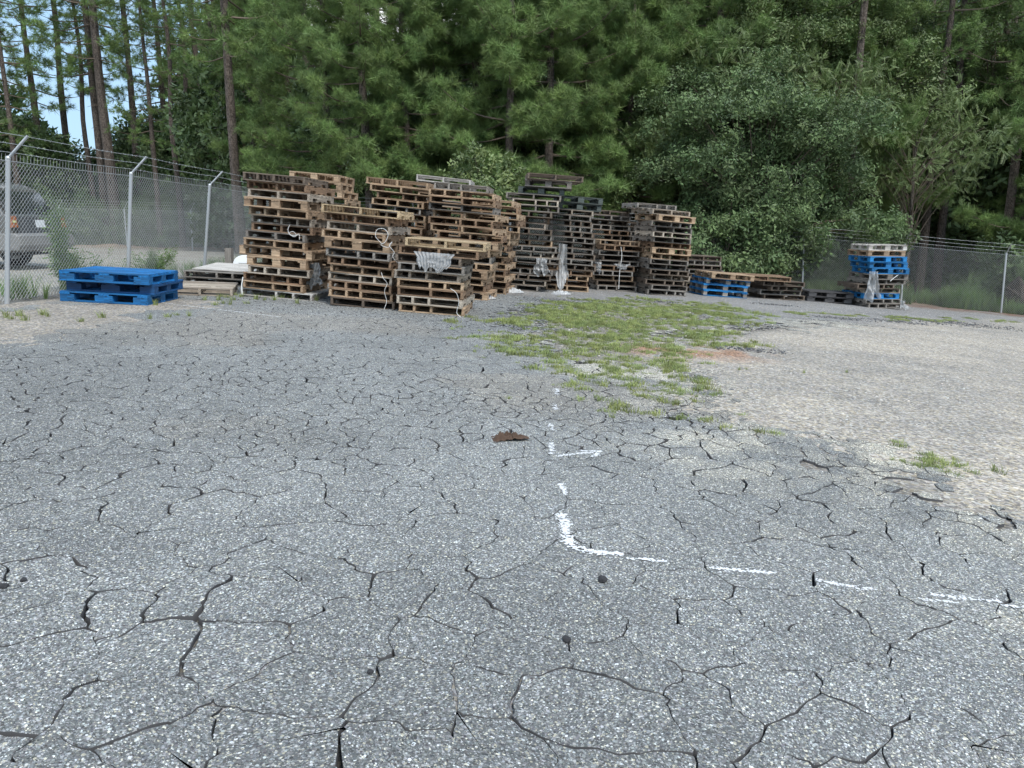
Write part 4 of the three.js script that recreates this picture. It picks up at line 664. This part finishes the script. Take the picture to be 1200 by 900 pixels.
for (const [px, py, w, l, sd] of [[600, 343, 0.34, 'crumpled plastic film heap at the foot of the tallest leaning stack', 2], [570, 350, 0.24, 'crumpled plastic film at the foot of the broad brown stack', 6], [657, 345, 0.3, 'spread foot of plastic film on the gravel under the hanging column', 9]]) {
  const g = new THREE.PlaneGeometry(1, 1, 44, 30), p = g.attributes.position; g.rotateX(-Math.PI / 2);
  for (let i = 0; i < p.count; i++) { const x = p.getX(i), z = p.getZ(i), e = Math.max(0, 1 - 4 * (x * x + z * z) * (0.8 + 0.5 * noise(x * 5, z * 5, sd))); p.setXYZ(i, x * w * 1.5, 0.006 + 0.22 * w * Math.pow(e, 0.6) * (0.25 + Math.abs(noise(x * 9, z * 9, sd) - 0.5) * 2.2) + 0.03 * e * noise(x * 25, z * 25, sd), z * w * 0.8); }
  g.computeVertexNormals(); const o = mesh('plastic_heap', g, M.film); o.position.copy(G(px, py)); tag(o, l, 'plastic wrap');
}
function strap(id, pts, label, r = 0.0036) { const o = mesh('strap', tube(pts.map(([x, y, z]) => onStack(id, x, y, z)), r, 5, pts.length * 6), M.strap); tag(o, label, 'strap'); }
strap('s2', [[0.33, 1.02, 0.06], [0.24, 1.12, 0.08], [0.26, 1.22, 0.07], [0.36, 1.24, 0.07], [0.43, 1.17, 0.07], [0.39, 1.04, 0.08], [0.33, 1.0, 0.09], [0.44, 0.97, 0.05], [0.5, 1.06, 0.06], [0.47, 1.0, 0.1], [0.55, 0.9, 0.09], [0.53, 0.84, 0.1], [0.62, 0.74, 0.07]], 'looped white strap dangling from the strap-loop stack');
strap('s2', [[0.36, 0.58, 0.06], [0.4, 0.5, 0.09], [0.46, 0.42, 0.06], [0.43, 0.3, 0.07], [0.47, 0.14, 0.06], [0.45, 0.02, 0.1]], 'white strap end hanging low on the strap-loop stack');
strap('s1', [[0.3, 1.2, 0.06], [0.28, 1.12, 0.08], [0.33, 1.04, 0.1], [0.42, 1.05, 0.08], [0.37, 1.1, 0.1], [0.31, 1.07, 0.1], [0.4, 1.02, 0.11], [0.46, 1.07, 0.08], [0.48, 0.98, 0.09]], 'knotted white strap on the plywood-side tall stack');
strap('s1', [[-0.46, 0.3, 0.06], [-0.47, 0.16, 0.08], [-0.45, 0.02, 0.1]], 'white strap at the foot of the plywood-side tall stack', 0.009);
strap('s3', [[0.3, 0.42, 0.06], [0.4, 0.36, 0.1], [0.44, 0.22, 0.07], [0.42, 0.06, 0.06], [0.5, 0.0, 0.12]], 'white strap end hanging from the low fringed stack');
strap('s5', [[-0.42, 0.1, 0.08], [-0.4, 0.4, 0.09], [-0.43, 0.7, 0.08], [-0.4, 0.86, 0.07]], 'white strap on the tallest leaning stack');
strap('s8', [[0.05, 0.06, 0.05], [0.04, 0.5, 0.055], [0.06, 0.9, 0.05], [0.02, 1.1, 0.05]], 'upright white strap tying the short stack', 0.008);
strap('s14', [[0.02, 0.74, 0.08], [0.12, 0.83, 0.07], [0.24, 0.92, 0.06]], 'white strap slanting across the blue-banded stack', 0.009);

// ---------------------------------------------------------------- timber post and white bin by the plywood
{
  const o = mesh('timber_post', board(0.62, 0.14, 0.14, 1).clone().rotateZ(Math.PI / 2), woodMats.grey[2]); o.position.copy(baseAt(270, 16.4)); o.position.y += 0.29; o.rotation.z = -0.05; tag(o, 'stout grey timber post standing behind the plywood sheet', 'post');
  const s = new THREE.Shape(); s.moveTo(-0.3, 0); s.lineTo(0.3, 0); s.lineTo(0.32, 0.35); s.quadraticCurveTo(0.3, 0.6, 0.05, 0.66); s.quadraticCurveTo(-0.28, 0.66, -0.3, 0.4); s.closePath();
  for (const y of [0.18, 0.36]) { const h = new THREE.Path(); h.moveTo(-0.18, y); h.lineTo(-0.18, y + 0.09); h.lineTo(0.15, y + 0.09); h.lineTo(0.15, y); h.closePath(); s.holes.push(h); }
  const g = new THREE.ExtrudeGeometry(s, { depth: 0.06, bevelEnabled: true, bevelSize: 0.015, bevelThickness: 0.015, bevelSegments: 2 }), b = mesh('plastic_seat_shell', g, std([0.78, 0.8, 0.8], 0.4)); b.position.copy(baseAt(287, 15.6)); b.position.y += 0.02; b.rotation.set(-0.12, 0.1, -0.04); b.scale.setScalar(0.72); tag(b, 'white plastic shell with dark slots leaning behind the tall stack', 'plastic shell');
}

// ---------------------------------------------------------------- rotten stump behind the back fence
{ const o = mesh('tree_stump', lump(77, 0.34, 0.8, 0.32, 4, 0.8), std([0.12, 0.1, 0.085], 0.97, { map: barkMap, bumpMap: barkBump, bumpScale: 0.03 })); o.position.copy(baseAt(1189, 25.3)); o.position.y += 0.3; tag(o, 'broken dark tree stump behind the back fence post', 'stump'); }

// ---------------------------------------------------------------- parked vehicle beyond the fence: its side lies along x, its tail at x = 0, nose towards -x
{
  const t = thing('parked_vehicle', 'silver sport utility vehicle parked behind the chain link fence', 'vehicle'), p0 = G(18, 318);
  t.position.set(p0.x - 0.02, terrain(p0.x, p0.z), p0.z - 0.05);
  const silver = new THREE.MeshPhysicalMaterial({ color: new THREE.Color(0.14, 0.133, 0.122), metalness: 0.5, roughness: 0.35, clearcoat: 0.6 }), trim = std([0.2, 0.2, 0.2], 0.6), blk = std([0.02, 0.02, 0.022], 0.7), glass = new THREE.MeshPhysicalMaterial({ color: new THREE.Color(0.015, 0.017, 0.02), roughness: 0.08, metalness: 0, clearcoat: 1 });
  const W = 1.86, ext = (pts, depth, z, m, name, bev = 0.03, parent = t) => { const s = new THREE.Shape(); pts.forEach(([x, y], i) => (i ? s.lineTo(x, y) : s.moveTo(x, y))); s.closePath(); const g = new THREE.ExtrudeGeometry(s, { depth: depth - 2 * bev, bevelEnabled: true, bevelSize: bev, bevelThickness: bev, bevelSegments: 3 }); g.translate(0, 0, z - depth + bev); return mesh(name, g, m, parent); };
  const arch = (cx, r, n = 9) => { const a = []; for (let i = 0; i <= n; i++) { const k = Math.PI * i / n; a.push([cx + Math.cos(k) * r, 0.36 + Math.sin(k) * r]); } return a; };
  ext([[-0.06, 0.4], [-0.03, 0.62], [-0.04, 1.02], [-0.1, 1.06], [-3.45, 1.05], [-4.55, 0.92], [-4.78, 0.7], [-4.8, 0.4], ...arch(-3.95, 0.42).reverse(), [-3.4, 0.3], [-1.6, 0.3], ...arch(-1.05, 0.42).reverse()].reverse(), W, 0, silver, 'body', 0.04);
  const cabin = ext([[-0.14, 1.0], [-0.5, 1.58], [-0.74, 1.69], [-2.3, 1.74], [-2.75, 1.64], [-3.5, 1.0]].reverse(), W - 0.16, -0.08, silver, 'cabin', 0.05);
  ext([[-0.42, 1.08], [-0.68, 1.53], [-1.35, 1.58], [-1.3, 1.08]].reverse(), W - 0.136, -0.068, glass, 'side_window', 0.01);
  ext([[-1.42, 1.08], [-1.47, 1.58], [-2.35, 1.6], [-2.4, 1.08]].reverse(), W - 0.134, -0.067, glass, 'side_window', 0.01);
  ext([[-2.5, 1.08], [-2.45, 1.58], [-2.75, 1.56], [-3.2, 1.08]].reverse(), W - 0.132, -0.066, glass, 'side_window', 0.01);
  const quad = (name, x0, y0, x1, y1, z0, z1, th, m, parent = t) => { const g = new THREE.BoxGeometry(th, Math.hypot(x1 - x0, y1 - y0), z0 - z1), o = mesh(name, g, m, parent); o.position.set((x0 + x1) / 2, (y0 + y1) / 2, (z0 + z1) / 2); o.rotation.z = Math.atan2(x0 - x1, y1 - y0); return o; };
  const gate = quad('tailgate', 0.045, 0.66, 0.0, 1.06, -0.2, -W + 0.2, 0.05, std([0.06, 0.062, 0.066], 0.45));
  quad('license_plate', 0.02, -0.02, 0.02, 0.13, 0.17, -0.15, 0.012, std([0.62, 0.64, 0.66], 0.5), gate);
  quad('rear_window', -0.09, 1.08, -0.38, 1.56, -0.18, -W + 0.18, 0.03, glass);
  for (const z of [-0.1, -W + 0.1]) { const l = quad('tail_light', 0.0, 0.84, -0.03, 1.06, z + 0.09, z - 0.09, 0.09, new THREE.MeshPhysicalMaterial({ color: new THREE.Color(0.36, 0.13, 0.06), roughness: 0.2, clearcoat: 1 })); quad('reflector', 0.046, -0.02, 0.046, 0.02, 0.06, -0.06, 0.01, std([0.6, 0.6, 0.3], 0.3), l); }
  ext([[0.1, 0.42], [0.14, 0.5], [0.13, 0.66], [0.06, 0.7], [-0.22, 0.7], [-0.4, 0.66], [-0.4, 0.42]].reverse(), W + 0.04, 0.02, std([0.2, 0.195, 0.185], 0.5), 'rear_bumper', 0.03);
  ext([[-4.55, 0.35], [-4.5, 0.62], [-4.84, 0.62], [-4.88, 0.35]], W + 0.02, 0.01, trim, 'front_bumper', 0.03);
  quad('undertray', -0.3, 0.3, -4.4, 0.3, -0.12, -W + 0.12, 0.05, blk);
  for (const x of [-1.05, -3.95]) for (const z of [-0.13, -W + 0.13]) {
    const w = new THREE.Group(); w.name = 'wheel'; w.position.set(x, 0.36, z); t.add(w);
    mesh('tyre', new THREE.TorusGeometry(0.27, 0.095, 12, 32), blk, w); const rim = new THREE.CylinderGeometry(0.2, 0.2, 0.15, 20); rim.rotateX(Math.PI / 2); mesh('rim', rim, std([0.45, 0.45, 0.46], 0.4, { metalness: 0.7 }), w);
  }
  void cabin;
}

renderer.render(scene, camera);
